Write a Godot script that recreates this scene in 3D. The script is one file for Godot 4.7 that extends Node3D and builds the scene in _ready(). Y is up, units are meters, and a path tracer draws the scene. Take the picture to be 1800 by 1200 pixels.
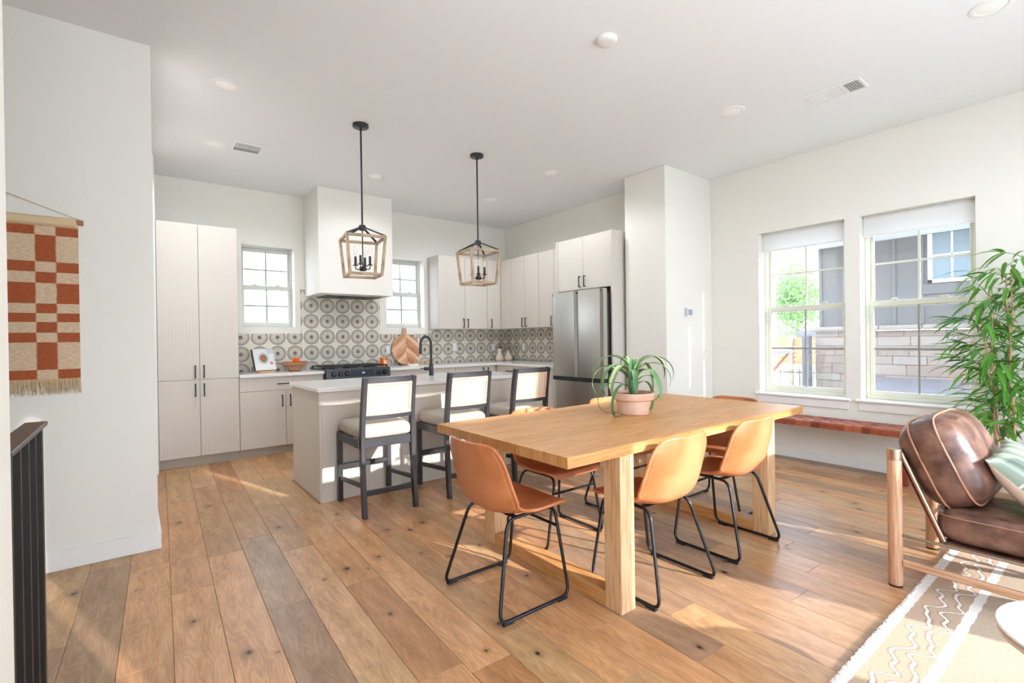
extends Node3D
# Open-plan kitchen and dining room. Metres, y up. The camera stands at x = 0, z = 0; the kitchen wall is at z = -6.6, the window wall at x = 5.434.

const CEIL := 3.122
const WX := 5.434          # inner face of the window wall
const WZ := -6.6           # inner face of the kitchen wall
const BZ := 1.0            # inner face of the glazed wall behind the camera

var M := {}
var names := {}
var rng := RandomNumberGenerator.new()


# ------------------------------------------------------------------ mesh builder
class MB:
	var v := PackedVector3Array()
	var n := PackedVector3Array()
	var t := PackedVector2Array()
	var ix := PackedInt32Array()
	var uvo := Vector2.ZERO

	func vert(p: Vector3, nn: Vector3, uv: Vector2) -> int:
		v.append(p); n.append(nn); t.append(uv + uvo)
		return v.size() - 1

	func tri(a: int, b: int, c: int) -> void:
		var g := (v[b] - v[a]).cross(v[c] - v[a])
		if g.dot(n[a] + n[b] + n[c]) > 0.0:
			ix.append_array([a, c, b])
		else:
			ix.append_array([a, b, c])

	func quad(a: int, b: int, c: int, d: int) -> void:
		tri(a, b, c); tri(a, c, d)

	func flat(p: Array, nn: Vector3, uv := []) -> void:   # a flat convex polygon
		var k := []
		for i in p.size():
			k.append(vert(p[i], nn, uv[i] if uv.size() > i else Vector2(p[i].x + p[i].z, p[i].y)))
		for i in range(1, p.size() - 1):
			tri(k[0], k[i], k[i + 1])

	func box(c: Vector3, s: Vector3, b := 0.0, g := 0, bas := Basis()) -> MB:   # chamfered box, grain along axis g
		var h := s * 0.5
		b = minf(b, minf(h.x, minf(h.y, h.z)) * 0.9)
		for k in 3:
			var i := (k + 1) % 3
			var j := (k + 2) % 3
			for sk in [-1, 1]:
				var q := []
				for o in [[-1, -1], [1, -1], [1, 1], [-1, 1]]:
					var p := Vector3.ZERO
					p[k] = sk * h[k]; p[i] = o[0] * (h[i] - b); p[j] = o[1] * (h[j] - b)
					var nn := Vector3.ZERO
					nn[k] = sk
					q.append(vert(c + bas * p, bas * nn, uvof(p, k, g)))
				quad(q[0], q[1], q[2], q[3])
		if b <= 0.0:
			return self
		for k in 3:
			var l := (k + 1) % 3
			var m := (k + 2) % 3
			for sk in [-1, 1]:
				for sl in [-1, 1]:
					var nn := Vector3.ZERO
					nn[k] = sk; nn[l] = sl
					nn = (bas * nn).normalized()
					var q := []
					for o in [[k, -1], [k, 1], [l, 1], [l, -1]]:
						var p := Vector3.ZERO
						p[m] = o[1] * (h[m] - b)
						p[k] = sk * (h[k] if o[0] == k else h[k] - b)
						p[l] = sl * (h[l] if o[0] == l else h[l] - b)
						q.append(vert(c + bas * p, nn, uvof(p, k, g)))
					quad(q[0], q[1], q[2], q[3])
		for a in [-1, 1]:
			for d in [-1, 1]:
				for e in [-1, 1]:
					var q := []
					for k in 3:
						var p := Vector3(a, d, e) * (h - Vector3.ONE * b)
						p[k] = Vector3(a, d, e)[k] * h[k]
						q.append(vert(c + bas * p, (bas * Vector3(a, d, e)).normalized(), uvof(p, k, g)))
					tri(q[0], q[1], q[2])
		return self

	func uvof(p: Vector3, k: int, g: int) -> Vector2:
		var i := (k + 1) % 3
		var j := (k + 2) % 3
		return Vector2(p[j], p[i]) if j == g else Vector2(p[i], p[j])

	func span(a: Vector3, b: Vector3, bev := 0.0, g := 0) -> MB:   # box between two corners
		return box((a + b) * 0.5, (b - a).abs(), bev, g)

	func bar(a: Vector3, b: Vector3, w: float, d: float, bev := 0.0, side := Vector3.RIGHT) -> MB:   # square bar from a to b
		var y := (b - a).normalized()
		var z := side.cross(y).normalized()
		var x := y.cross(z).normalized()
		return box((a + b) * 0.5, Vector3(w, a.distance_to(b), d), bev, 1, Basis(x, y, z))

	func tube(p: Array, r, seg := 10, closed := false, caps := true) -> MB:
		var cnt := p.size()
		var last := Vector3.ZERO
		var base := v.size()
		var acc := 0.0
		for i in cnt + (1 if closed else 0):
			var k := i % cnt
			var prev: Vector3 = p[(k - 1 + cnt) % cnt] if closed or k > 0 else p[k]
			var next: Vector3 = p[(k + 1) % cnt] if closed or k < cnt - 1 else p[k]
			var d := (next - prev).normalized()
			if last == Vector3.ZERO:
				last = d.cross(Vector3.UP if absf(d.y) < 0.9 else Vector3.RIGHT).normalized()
			last = (last - d * last.dot(d)).normalized()
			var side := d.cross(last)
			var rr: float = r[k] if r is Array else r
			if i > 0:
				acc += p[k].distance_to(p[(k - 1 + cnt) % cnt])
			for s in seg + 1:
				var a := TAU * s / seg
				var nn := last * cos(a) + side * sin(a)
				vert(p[k] + nn * rr, nn, Vector2(acc, TAU * rr * s / seg))
		var rows := cnt + (1 if closed else 0)
		for i in rows - 1:
			for s in seg:
				var a := base + i * (seg + 1) + s
				quad(a, a + 1, a + seg + 2, a + seg + 1)
		if caps and not closed:
			for e in [0, cnt - 1]:
				var nn: Vector3 = ((p[0] - p[1]) if e == 0 else (p[e] - p[e - 1])).normalized()
				var c := vert(p[e], nn, Vector2.ZERO)
				var ring := []
				for s in seg:
					ring.append(vert(v[base + e * (seg + 1) + s], nn, Vector2.ZERO))
				for s in seg:
					tri(c, ring[s], ring[(s + 1) % seg])
		return self

	func lathe(c: Vector3, prof: Array, seg := 24, bas := Basis(), smooth := true) -> MB:   # prof: Vector2(radius, height) from bottom to top
		var base := v.size()
		var m := prof.size()
		if not smooth:
			for i in m - 1:
				lathe(c, [prof[i], prof[i + 1]], seg, bas, true)
			return self
		for i in m:
			var d: Vector2 = (prof[mini(i + 1, m - 1)] - prof[maxi(i - 1, 0)]).normalized()
			for s in seg + 1:
				var a := TAU * s / seg
				var rad := Vector3(cos(a), 0, sin(a))
				vert(c + bas * (rad * prof[i].x + Vector3.UP * prof[i].y), bas * (rad * d.y - Vector3.UP * d.x).normalized(), Vector2(prof[i].y, 0.3 * s / seg))
		for i in m - 1:
			for s in seg:
				var a := base + i * (seg + 1) + s
				quad(a, a + 1, a + seg + 2, a + seg + 1)
		return self

	func grid(nu: int, nv: int, f: Callable, flip := 1.0, uvs := Vector2.ONE) -> MB:   # smooth sheet through f(u, v)
		var base := v.size()
		var e := 0.002
		for i in nu + 1:
			for j in nv + 1:
				var a := float(i) / nu
				var b := float(j) / nv
				var du: Vector3 = f.call(minf(a + e, 1.0), b) - f.call(maxf(a - e, 0.0), b)
				var dv: Vector3 = f.call(a, minf(b + e, 1.0)) - f.call(a, maxf(b - e, 0.0))
				vert(f.call(a, b), du.cross(dv).normalized() * flip, Vector2(a, b) * uvs)
		for i in nu:
			for j in nv:
				var a := base + i * (nv + 1) + j
				quad(a, a + 1, a + nv + 2, a + nv + 1)
		return self

	func blob(c: Vector3, h: Vector3, pw: Vector3, bas := Basis(), k := 10, uvs := 1.0) -> MB:   # cushion: |x|^px + |y|^py + |z|^pz = 1
		for ax in 3:
			for sg in [-1.0, 1.0]:
				var base := v.size()
				for i in k + 1:
					for j in k + 1:
						var q := Vector3.ZERO
						q[ax] = sg
						q[(ax + 1) % 3] = tan(PI / 4 * (2.0 * i / k - 1.0))
						q[(ax + 2) % 3] = tan(PI / 4 * (2.0 * j / k - 1.0))
						var lo := 0.0
						var hi := 1.05
						for it in 18:
							var mid := (lo + hi) * 0.5
							if pow(absf(q.x) * mid, pw.x) + pow(absf(q.y) * mid, pw.y) + pow(absf(q.z) * mid, pw.z) < 1.0:
								lo = mid
							else:
								hi = mid
						q *= lo
						var g := Vector3.ZERO
						for a in 3:
							g[a] = signf(q[a]) * pw[a] * pow(absf(q[a]), pw[a] - 1.0) / h[a]
						var p := q * h
						vert(c + bas * p, (bas * g).normalized(), uvof(p, ax, 0) * uvs)
				for i in k:
					for j in k:
						var a := base + i * (k + 1) + j
						quad(a, a + 1, a + k + 2, a + k + 1)
		return self

	func prism(poly: PackedVector2Array, a: float, b: float, axis := 1) -> MB:   # extrude an outline: axis 1 -> (x, z) outline along y; axis 2 -> (x, y) along z; axis 0 -> (z, y) along x
		var tri_ := Geometry2D.triangulate_polygon(poly)
		var at := func(p: Vector2, h: float) -> Vector3:
			return Vector3(p.x, h, p.y) if axis == 1 else Vector3(p.x, p.y, h) if axis == 2 else Vector3(h, p.y, p.x)
		for e in [a, b]:
			var nn := Vector3.ZERO
			nn[axis] = signf(e - (a + b) * 0.5)
			var k := []
			for p in poly:
				k.append(vert(at.call(p, e), nn, p))
			for i in range(0, tri_.size(), 3):
				tri(k[tri_[i]], k[tri_[i + 1]], k[tri_[i + 2]])
		var area := 0.0
		for i in poly.size():
			area += poly[i].cross(poly[(i + 1) % poly.size()])
		for i in poly.size():
			var p := poly[i]
			var q := poly[(i + 1) % poly.size()]
			var d := (q - p).normalized()
			var o := Vector2(d.y, -d.x) * signf(area)
			var nn: Vector3 = at.call(o, 0.0)
			var l := p.distance_to(q)
			flat([at.call(p, a), at.call(q, a), at.call(q, b), at.call(p, b)], nn, [Vector2(0, a), Vector2(l, a), Vector2(l, b), Vector2(0, b)])
		return self

	func mesh() -> ArrayMesh:
		var arr := []
		arr.resize(Mesh.ARRAY_MAX)
		arr[Mesh.ARRAY_VERTEX] = v
		arr[Mesh.ARRAY_NORMAL] = n
		arr[Mesh.ARRAY_TEX_UV] = t
		arr[Mesh.ARRAY_INDEX] = ix
		var m := ArrayMesh.new()
		m.add_surface_from_arrays(Mesh.PRIMITIVE_TRIANGLES, arr)
		return m


# ------------------------------------------------------------------ scene helpers
func numbered(s: String) -> String:
	names[s] = names.get(s, -1) + 1
	return s if names[s] == 0 else "%s_%03d" % [s, names[s]]


func tag(o: Node3D, label: String, category: String, group := "", kind := "") -> Node3D:
	o.set_meta("label", label)
	if category: o.set_meta("category", category)
	if group: o.set_meta("group", group)
	if kind: o.set_meta("kind", kind)
	return o


func thing(called: String, label: String, category: String, at := Vector3.ZERO, turn := 0.0, group := "", kind := "") -> Node3D:
	var o := Node3D.new()
	o.name = numbered(called)
	add_child(o, true)
	o.position = at
	o.rotation.y = turn
	return tag(o, label, category, group, kind)


func put(called: String, m, material: Material, parent: Node3D = null) -> MeshInstance3D:
	var o := MeshInstance3D.new()
	o.mesh = m.mesh() if m is MB else m
	o.material_override = material
	if parent == null:
		o.name = numbered(called)
		add_child(o, true)
	else:
		o.name = called
		parent.add_child(o, true)
	return o


func dup(o: Node3D, at: Vector3, turn: float, label: String) -> Node3D:
	var c: Node3D = o.duplicate()
	c.name = numbered(String(o.name).rstrip("_0123456789"))
	add_child(c, true)
	c.position = at
	c.rotation.y = turn
	c.set_meta("label", label)
	return c


func V(x: float, y: float, z: float) -> Vector3:
	return Vector3(x, y, z)


func rgb(r: int, g: int, b: int) -> Color:
	return Color8(r, g, b)


func mat(c: Color, rough := 0.6, metal := 0.0) -> StandardMaterial3D:
	var m := StandardMaterial3D.new()
	m.albedo_color = c
	m.roughness = rough
	m.metallic = metal
	return m


func noise_tex(freq: float, seed_: int, ramp: Array, w := 512, h := 512, oct := 4, normal := 0.0) -> NoiseTexture2D:
	var f := FastNoiseLite.new()
	f.noise_type = FastNoiseLite.TYPE_SIMPLEX_SMOOTH
	f.frequency = freq
	f.seed = seed_
	f.fractal_octaves = oct
	var t := NoiseTexture2D.new()
	t.width = w; t.height = h
	t.seamless = true
	t.noise = f
	if normal > 0.0:
		t.as_normal_map = true
		t.bump_strength = normal
	elif ramp.size():
		var g := Gradient.new()
		g.offsets = PackedFloat32Array(range(ramp.size()).map(func(i): return 0.25 + 0.5 * i / maxf(1.0, ramp.size() - 1)))
		g.colors = PackedColorArray(ramp)
		t.color_ramp = g
	return t


func wood(c: Color, dark: Color, seed_: int, rough := 0.5, scale := Vector2(0.5, 9.0), tile := true) -> StandardMaterial3D:
	var m := mat(Color.WHITE, rough)
	m.albedo_texture = noise_tex(0.012, seed_, [dark, c, c.lerp(Color.WHITE, 0.08)], 512, 512, 5)
	m.uv1_scale = Vector3(scale.x, scale.y, 1)
	return m


func tinted(m: StandardMaterial3D, c: Color) -> StandardMaterial3D:
	var k: StandardMaterial3D = m.duplicate()
	k.albedo_color = c
	return k


func picture(w: int, h: int, f: Callable) -> ImageTexture:
	var d := PackedByteArray()
	d.resize(w * h * 3)
	var k := 0
	for y in h:
		for x in w:
			var c: Color = f.call((x + 0.5) / w, (y + 0.5) / h)
			d[k] = clampi(roundi(c.r * 255), 0, 255); d[k + 1] = clampi(roundi(c.g * 255), 0, 255); d[k + 2] = clampi(roundi(c.b * 255), 0, 255)
			k += 3
	return ImageTexture.create_from_image(Image.create_from_data(w, h, false, Image.FORMAT_RGB8, d))


func bend(p: Array, r: float, closed := false, seg := 5) -> Array:   # round the corners of a path
	var out := []
	var c := p.size()
	for i in c:
		if not closed and (i == 0 or i == c - 1):
			out.append(p[i])
			continue
		var a: Vector3 = p[(i - 1 + c) % c]
		var b: Vector3 = p[i]
		var d: Vector3 = p[(i + 1) % c]
		var ra := minf(r, a.distance_to(b) * 0.48)
		var rd := minf(r, d.distance_to(b) * 0.48)
		var s := b + (a - b).normalized() * ra
		var e := b + (d - b).normalized() * rd
		for k in seg + 1:
			var t := float(k) / seg
			out.append(s.lerp(b, t).lerp(b.lerp(e, t), t))
	return out


func spline(a: Array, t: float):   # evenly spaced Catmull-Rom through numbers or vectors
	var x := clampf(t, 0.0, 1.0) * (a.size() - 1)
	var i := mini(int(x), a.size() - 2)
	var f := x - i
	var p0 = a[maxi(i - 1, 0)]
	var p1 = a[i]
	var p2 = a[i + 1]
	var p3 = a[mini(i + 2, a.size() - 1)]
	return 0.5 * ((2.0 * p1) + (p2 - p0) * f + (2.0 * p0 - 5.0 * p1 + 4.0 * p2 - p3) * f * f + (3.0 * p1 - p0 - 3.0 * p2 + p3) * f * f * f)


# ------------------------------------------------------------------ main
func _ready() -> void:
	rng.seed = 7
	# --- camera
	var cam := Camera3D.new()
	cam.name = "camera"
	cam.position = V(0, 1.27, 0)
	cam.basis = Basis.from_euler(V(deg_to_rad(-0.242), deg_to_rad(-37.643), deg_to_rad(-0.812)))
	cam.fov = 69.69
	cam.near = 0.05
	cam.far = 200.0
	add_child(cam)
	cam.current = true
	# --- sky, exposure
	var env := Environment.new()
	env.background_mode = Environment.BG_SKY
	var sky := ProceduralSkyMaterial.new()
	sky.sky_top_color = rgb(200, 220, 246)
	sky.sky_horizon_color = rgb(234, 242, 252)
	sky.sky_curve = 0.12
	sky.ground_bottom_color = rgb(186, 190, 196)
	sky.ground_horizon_color = rgb(216, 224, 232)
	sky.sky_energy_multiplier = 1.0
	sky.ground_energy_multiplier = 1.0
	sky.sun_angle_max = 0.1
	env.sky = Sky.new()
	env.sky.sky_material = sky
	env.background_energy_multiplier = 7.0
	env.tonemap_mode = Environment.TONE_MAPPER_LINEAR
	env.tonemap_exposure = 1.52
	env.sdfgi_enabled = true
	env.ssao_enabled = true
	env.ssil_enabled = true
	var we := WorldEnvironment.new()
	we.name = "world_environment"
	we.environment = env
	add_child(we)
	# --- sun: low, from behind the camera and slightly right
	var sun := DirectionalLight3D.new()
	sun.name = "sun"
	var az := deg_to_rad(17.0)
	var travel := V(-sin(az), -tan(deg_to_rad(22.5)), -cos(az)).normalized()
	sun.basis = Basis.looking_at(travel, Vector3.UP)
	sun.light_color = rgb(255, 251, 249)
	sun.light_energy = 2.0
	sun.light_angular_distance = 1.0
	sun.shadow_enabled = true
	sun.sky_mode = DirectionalLight3D.SKY_MODE_LIGHT_ONLY
	add_child(sun)

	materials()
	shell()
	floor_planks()
	windows()
	outside()
	kitchen()
	backsplash()
	island()
	dining()
	bench()
	armchair()
	rug_and_table()
	ceiling_things()
	left_side()
	counter_things()
	bamboo()
	air_plant()


func materials() -> void:
	M.wall = mat(rgb(240, 237, 227), 0.9)
	M.ceiling = mat(rgb(244, 245, 244), 0.95)
	M.trim = mat(rgb(242, 240, 234), 0.5)
	M.vinyl = mat(rgb(222, 222, 206), 0.45)
	M.vinyl_grey = mat(rgb(206, 205, 196), 0.45)
	M.muntin = mat(rgb(158, 157, 152), 0.5)
	M.glass = mat(Color(1, 1, 1, 0.06), 0.02)
	M.glass.transparency = BaseMaterial3D.TRANSPARENCY_ALPHA
	M.bulb_glass = mat(Color(1, 1, 1, 0.12), 0.03)
	M.bulb_glass.transparency = BaseMaterial3D.TRANSPARENCY_ALPHA
	M.shade = mat(Color(0.98, 0.975, 0.96), 0.9)
	M.shade.backlight_enabled = true
	M.shade.backlight = Color(1, 1, 1)
	M.sheer = mat(Color(0.97, 0.97, 0.96), 1.0)
	M.sheer.backlight_enabled = true
	M.sheer.backlight = Color(1, 1, 1)
	M.cab = wood(rgb(214, 206, 195), rgb(206, 197, 185), 11, 0.55, Vector2(0.12, 34.0))
	M.cab2 = tinted(M.cab, Color(0.97, 0.965, 0.96))
	M.toe = mat(rgb(186, 178, 164), 0.6)
	M.black = mat(rgb(38, 37, 36), 0.45, 0.3)
	M.blackpaint = mat(rgb(44, 44, 48), 0.38)
	M.quartz = mat(Color.WHITE, 0.12)
	M.quartz.albedo_color = rgb(238, 236, 232)
	M.steel = mat(rgb(205, 204, 200), 0.27, 1.0)
	M.steel_dark = mat(rgb(70, 70, 70), 0.4, 0.8)
	M.range = mat(rgb(62, 64, 67), 0.35, 0.5)
	M.range_black = mat(rgb(24, 24, 26), 0.25)
	M.oak = wood(rgb(206, 150, 90), rgb(192, 134, 76), 3, 0.42, Vector2(0.5, 7.0))
	M.oak2 = tinted(M.oak, Color(0.97, 0.96, 0.94))
	M.oak4 = tinted(M.oak, Color(1.0, 0.985, 0.97))
	M.oak3 = wood(rgb(222, 182, 138), rgb(202, 158, 112), 3, 0.42, Vector2(0.5, 7.0))
	M.leather = mat(Color.WHITE, 0.42)
	M.leather.albedo_texture = noise_tex(0.009, 21, [rgb(182, 106, 60), rgb(196, 122, 76), rgb(204, 134, 90)], 256, 256, 4)
	M.leather.clearcoat_enabled = true
	M.leather.clearcoat = 0.25
	M.leather.clearcoat_roughness = 0.35
	M.stitch = mat(rgb(216, 160, 112), 0.8)
	M.tube = mat(rgb(52, 54, 58), 0.3, 0.75)
	M.rubber = mat(rgb(24, 24, 25), 0.7)
	M.cane_frame = mat(rgb(226, 176, 138), 0.6)
	M.linen = mat(Color.WHITE, 0.95)
	M.linen.albedo_texture = noise_tex(0.25, 31, [rgb(164, 153, 138), rgb(176, 166, 151), rgb(186, 177, 163)], 256, 256, 2)
	M.linen.uv1_scale = V(3, 3, 1)
	M.terracotta = mat(Color.WHITE, 0.85)
	M.terracotta.albedo_texture = noise_tex(0.02, 8, [rgb(196, 138, 108), rgb(214, 166, 138), rgb(226, 190, 168)], 256, 256, 4)
	M.walnut = wood(rgb(198, 156, 122), rgb(178, 134, 100), 41, 0.55, Vector2(0.6, 8.0))
	M.walnut_dark = wood(rgb(158, 116, 82), rgb(130, 92, 62), 43, 0.5)
	M.bronze = mat(rgb(168, 148, 128), 0.32, 0.9)
	M.brown = mat(Color.WHITE, 0.36)
	M.brown.albedo_texture = noise_tex(0.012, 55, [rgb(82, 54, 44), rgb(106, 74, 61), rgb(128, 95, 80)], 512, 512, 5)
	M.brown.normal_enabled = true
	M.brown.normal_texture = noise_tex(0.03, 56, [], 256, 256, 4, 3.0)
	M.brown.normal_scale = 0.3
	M.seam = mat(rgb(172, 122, 96), 0.6)
	M.strap = mat(rgb(150, 74, 48), 0.45)
	M.strap2 = mat(rgb(126, 58, 38), 0.45)
	M.strap3 = mat(rgb(168, 92, 62), 0.45)
	M.leaf = mat(rgb(92, 152, 58), 0.45)
	M.leaf2 = mat(rgb(56, 112, 52), 0.4)
	M.leaf3 = mat(rgb(142, 186, 74), 0.45)
	M.leaf4 = mat(rgb(40, 84, 50), 0.35)
	for k in ["leaf", "leaf2", "leaf3", "leaf4"]:
		M[k].backlight_enabled = true
		M[k].backlight = Color(0.35, 0.5, 0.15)
	M.cane_stem = wood(rgb(196, 156, 112), rgb(160, 116, 78), 61, 0.5, Vector2(2.0, 6.0))
	M.stem = mat(rgb(92, 84, 50), 0.7)
	M.air = mat(rgb(104, 142, 92), 0.6)
	M.air2 = mat(rgb(82, 122, 78), 0.6)
	M.air3 = mat(rgb(134, 160, 112), 0.6)
	M.white_plastic = mat(rgb(244, 243, 240), 0.4)
	M.grey_plastic = mat(rgb(168, 172, 168), 0.4)
	M.dark_gap = mat(rgb(60, 58, 55), 0.8)


# ------------------------------------------------------------------ shell
func shell() -> void:
	tag(put("floor", MB.new().span(V(-2.8, -0.2, -6.8), V(5.654, -0.016, 1.2)), mat(rgb(150, 116, 86), 0.8)), "wide plank oak floor running through kitchen and dining room", "floor", "", "structure")
	tag(put("ceiling", MB.new().span(V(-2.8, CEIL, -6.8), V(5.654, CEIL + 0.2, 1.2)), M.ceiling), "plain white ceiling with downlights over the whole room", "ceiling", "", "structure")
	# window wall: openings A and B
	var w := MB.new()
	var x1 := WX + 0.22
	w.span(V(WX, 0, -6.8), V(x1, 0.655, 1.2)).span(V(WX, 2.387, -6.8), V(x1, CEIL, 1.2))
	for z in [[-6.8, -2.6], [-1.78, -1.655], [-0.85, 1.2]]:
		w.span(V(WX, 0.655, z[0]), V(x1, 2.387, z[1]))
	tag(put("wall_right", w, M.wall), "cream wall with the two tall windows above the woven bench", "wall", "", "structure")
	# kitchen wall: two openings
	w = MB.new()
	var z0 := WZ - 0.21
	w.span(V(-2.8, 0, z0), V(5.654, 1.463, WZ)).span(V(-2.8, 2.47, z0), V(5.654, CEIL, WZ))
	for x in [[-2.8, 1.03], [1.625, 2.848], [3.443, 5.654]]:
		w.span(V(x[0], 1.463, z0), V(x[1], 2.47, WZ))
	tag(put("wall_back", w, M.wall), "white kitchen wall behind the range hood with two small windows", "wall", "", "structure")
	# the block behind the refrigerator and the pillar that ends it
	tag(put("wall_fridge", MB.new().span(V(4.965, 0, WZ), V(WX, CEIL, -3.70)), M.wall), "white kitchen wall behind the refrigerator and its cabinets", "wall", "", "structure")
	tag(put("wall_partition", MB.new().span(V(4.53, 0, -3.70), V(WX, CEIL, -3.153), 0.004), M.wall), "white wall stub beside the refrigerator carrying the thermostat", "wall", "", "structure")
	# block with the wall hanging
	w = MB.new().prism(PackedVector2Array([Vector2(-2.8, WZ), Vector2(0.178, WZ), Vector2(0.178, -5.9), Vector2(0.105, -5.9), Vector2(0.105, -3.775), Vector2(-2.8, -3.775)]), 0, CEIL)
	tag(put("wall_left", w, M.wall), "off white wall with the checked wall hanging", "wall", "", "structure")
	# stair side wall, outside the frame
	tag(put("wall_stair", MB.new().span(V(-2.8, 0, -3.775), V(-2.6, CEIL, 1.2)), M.wall), "white wall of the stair side", "wall", "", "structure")
	# short wall where the railing ends
	tag(put("wall_near", MB.new().span(V(-0.5, 0, -1.5), V(-0.214, CEIL, 1.0)), M.wall), "white wall end at the left edge where the black railing stops", "wall", "", "structure")
	# glazed wall behind the camera: sheer curtains drawn as far as x = 2.53, clear doors from there to x = 4.37
	w = MB.new()
	w.span(V(-2.8, 0, BZ), V(-0.6, CEIL, BZ + 0.2)).span(V(4.37, 0, BZ), V(5.634, CEIL, BZ + 0.2))
	w.span(V(-0.6, 3.03, BZ), V(4.37, CEIL, BZ + 0.2))
	w.span(V(-0.6, 0, BZ), V(4.37, 0.08, BZ + 0.2))
	tag(put("wall_front", w, M.wall), "white wall behind the viewer with tall glazed doors", "wall", "", "structure")
	var d := thing("door_1", "tall white framed glazed doors behind the viewer", "door", Vector3.ZERO, 0, "", "structure")
	for x in [-0.56, 0.4, 1.4, 2.570, 4.335]:
		var hw := 0.042
		put("stile", MB.new().span(V(x - hw, 0.08, BZ + 0.05), V(x + hw, 3.03, BZ + 0.12)), M.trim, d)
	put("header", MB.new().span(V(2.53, 1.90, BZ + 0.02), V(4.37, 2.31, BZ + 0.15), 0.004), M.trim, d)
	put("rail", MB.new().span(V(-0.6, 2.97, BZ + 0.05), V(4.37, 3.03, BZ + 0.12)), M.trim, d)
	put("rail", MB.new().span(V(-0.6, 0.08, BZ + 0.05), V(4.37, 0.14, BZ + 0.12)), M.trim, d)
	for k in [[-0.62, 0.98], [1.0, 2.57]]:
		var c := thing("sheer_curtain", "white sheer curtain drawn over the glazed doors behind the viewer, %s half" % ("stair side" if k[0] < 0 else "dining side"), "curtain", Vector3.ZERO)
		put("cloth", MB.new().grid(120, 2, func(u, v): return V(lerpf(k[0], k[1], u), lerpf(0.03, 3.06, v), BZ - 0.05 + 0.022 * sin(u * 95.0))), M.sheer, c)
		put("curtain_rod", MB.new().tube([V(k[0], 3.075, BZ - 0.05), V(k[1], 3.075, BZ - 0.05)], 0.011, 8), M.trim, c)
	# baseboards
	var b := MB.new().span(V(WX - 0.016, 0, -3.153), V(WX, 0.082, 0.99), 0.003)
	tag(put("baseboard_right", b, M.trim), "white baseboard along the window wall under the bench", "baseboard", "", "structure")
	b = MB.new().span(V(4.53, 0, -3.153), V(WX - 0.016, 0.082, -3.137), 0.003)
	tag(put("baseboard_partition", b, M.trim), "white baseboard at the foot of the thermostat wall", "baseboard", "", "structure")
	b = MB.new().span(V(-2.6, 0, -3.775), V(0.12, 0.11, -3.757), 0.003).span(V(0.105, 0, -5.9), V(0.12, 0.11, -3.775), 0.003)
	tag(put("baseboard_left", b, M.trim), "white baseboard below the checked wall hanging", "baseboard", "", "structure")


func plank_texture(seed_: int) -> ImageTexture:
	var f := FastNoiseLite.new()
	f.noise_type = FastNoiseLite.TYPE_SIMPLEX_SMOOTH
	f.seed = seed_
	f.frequency = 1.0
	f.fractal_octaves = 3
	var r := RandomNumberGenerator.new()
	r.seed = seed_
	var knots := []
	for i in r.randi_range(1, 3):
		knots.append([r.randf(), r.randf_range(0.1, 0.9), r.randf_range(0.006, 0.030)])
	var arch := r.randf_range(0.35, 0.65)
	return picture(1024, 144, func(u: float, v: float) -> Color:
		var x := u * 10.0      # 2 m long, 0.18 m wide
		var y := v
		var push := 0.0
		var dark := 0.0
		for k in knots:
			var dx: float = (u - k[0]) * 2.0
			var dy: float = (v - k[1]) * 0.18
			var q: float = k[2]
			var dd := dx * dx * 0.35 + dy * dy
			push += signf(dy) * 0.30 * exp(-dd / (q * q * 6.0))
			var rr := dx * dx * 0.5 + dy * dy
			dark += 0.62 * exp(-rr / (q * q * 0.10)) + 0.16 * exp(-rr / (q * q * 1.3))
		var wv := f.get_noise_2d(x * 0.28, y * 1.3 + 7.0)
		var c := (y - arch + push * 0.35)
		var ring := sin((c * c * 26.0 + c * 10.0 + wv * 7.0) * 3.2)
		var fine := f.get_noise_2d(x * 2.2, y * 55.0)
		var pore := f.get_noise_2d(x * 7.0 + 40.0, y * 90.0)
		var broad := f.get_noise_2d(x * 0.5 - 90.0, y * 2.4)
		var l := 0.86 + ring * 0.035 + fine * 0.075 + broad * 0.10 - maxf(0.0, pore - 0.25) * 0.22
		l -= dark
		return Color(l, l * (0.985 + broad * 0.02), l * (0.96 + broad * 0.05)))


func floor_planks() -> void:
	var fl := get_node("floor")
	var tx := []
	for i in 6:
		tx.append(plank_texture(100 + i * 17))
	var tones := [rgb(224, 170, 122), rgb(206, 160, 114), rgb(232, 177, 128), rgb(190, 153, 118), rgb(216, 174, 128), rgb(202, 148, 104), rgb(226, 180, 136), rgb(184, 149, 119)]
	var mats := []
	for c in tones:
		for t in tx:
			var m := mat(c, 0.36)
			m.albedo_texture = t
			mats.append(m)
	var th := deg_to_rad(2.0)
	var along := V(sin(th), 0, -cos(th))
	var across := V(cos(th), 0, sin(th))
	var pitch := 0.1845
	var prev := -1
	for row in range(-6, 31):
		var q := -0.158 + row * pitch
		var s := -1.15 - rng.randf() * 1.2
		while s < 6.9:
			var l := rng.randf_range(0.75, 1.95)
			if s + l > 6.5: l = 6.95 - s
			l = minf(l, 1.95)
			var a := maxf(s, -0.95 - 0.0349 * q)
			var e := minf(s + l, 6.62)
			if e - a > 0.08 and q < 5.45:
				var mb := MB.new()
				mb.uvo = Vector2(rng.randf() * 2.0, 0.09)
				mb.box(Vector3.ZERO, V(minf(pitch, 5.5 - q) - 0.0012, 0.016, e - a - 0.0012), 0.0012, 2)
				var k := rng.randi() % mats.size()
				while k / 6 == prev:
					k = rng.randi() % mats.size()
				prev = k / 6
				var m: StandardMaterial3D = mats[k]
				m.uv1_scale = V(0.5, 5.4, 1)
				var o := put("plank", mb, m, fl)
				o.transform = Transform3D(Basis(across, Vector3.UP, -along), across * (q + pitch * 0.5) + along * ((a + e) * 0.5) + V(0, -0.008, 0))
			s += l


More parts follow.
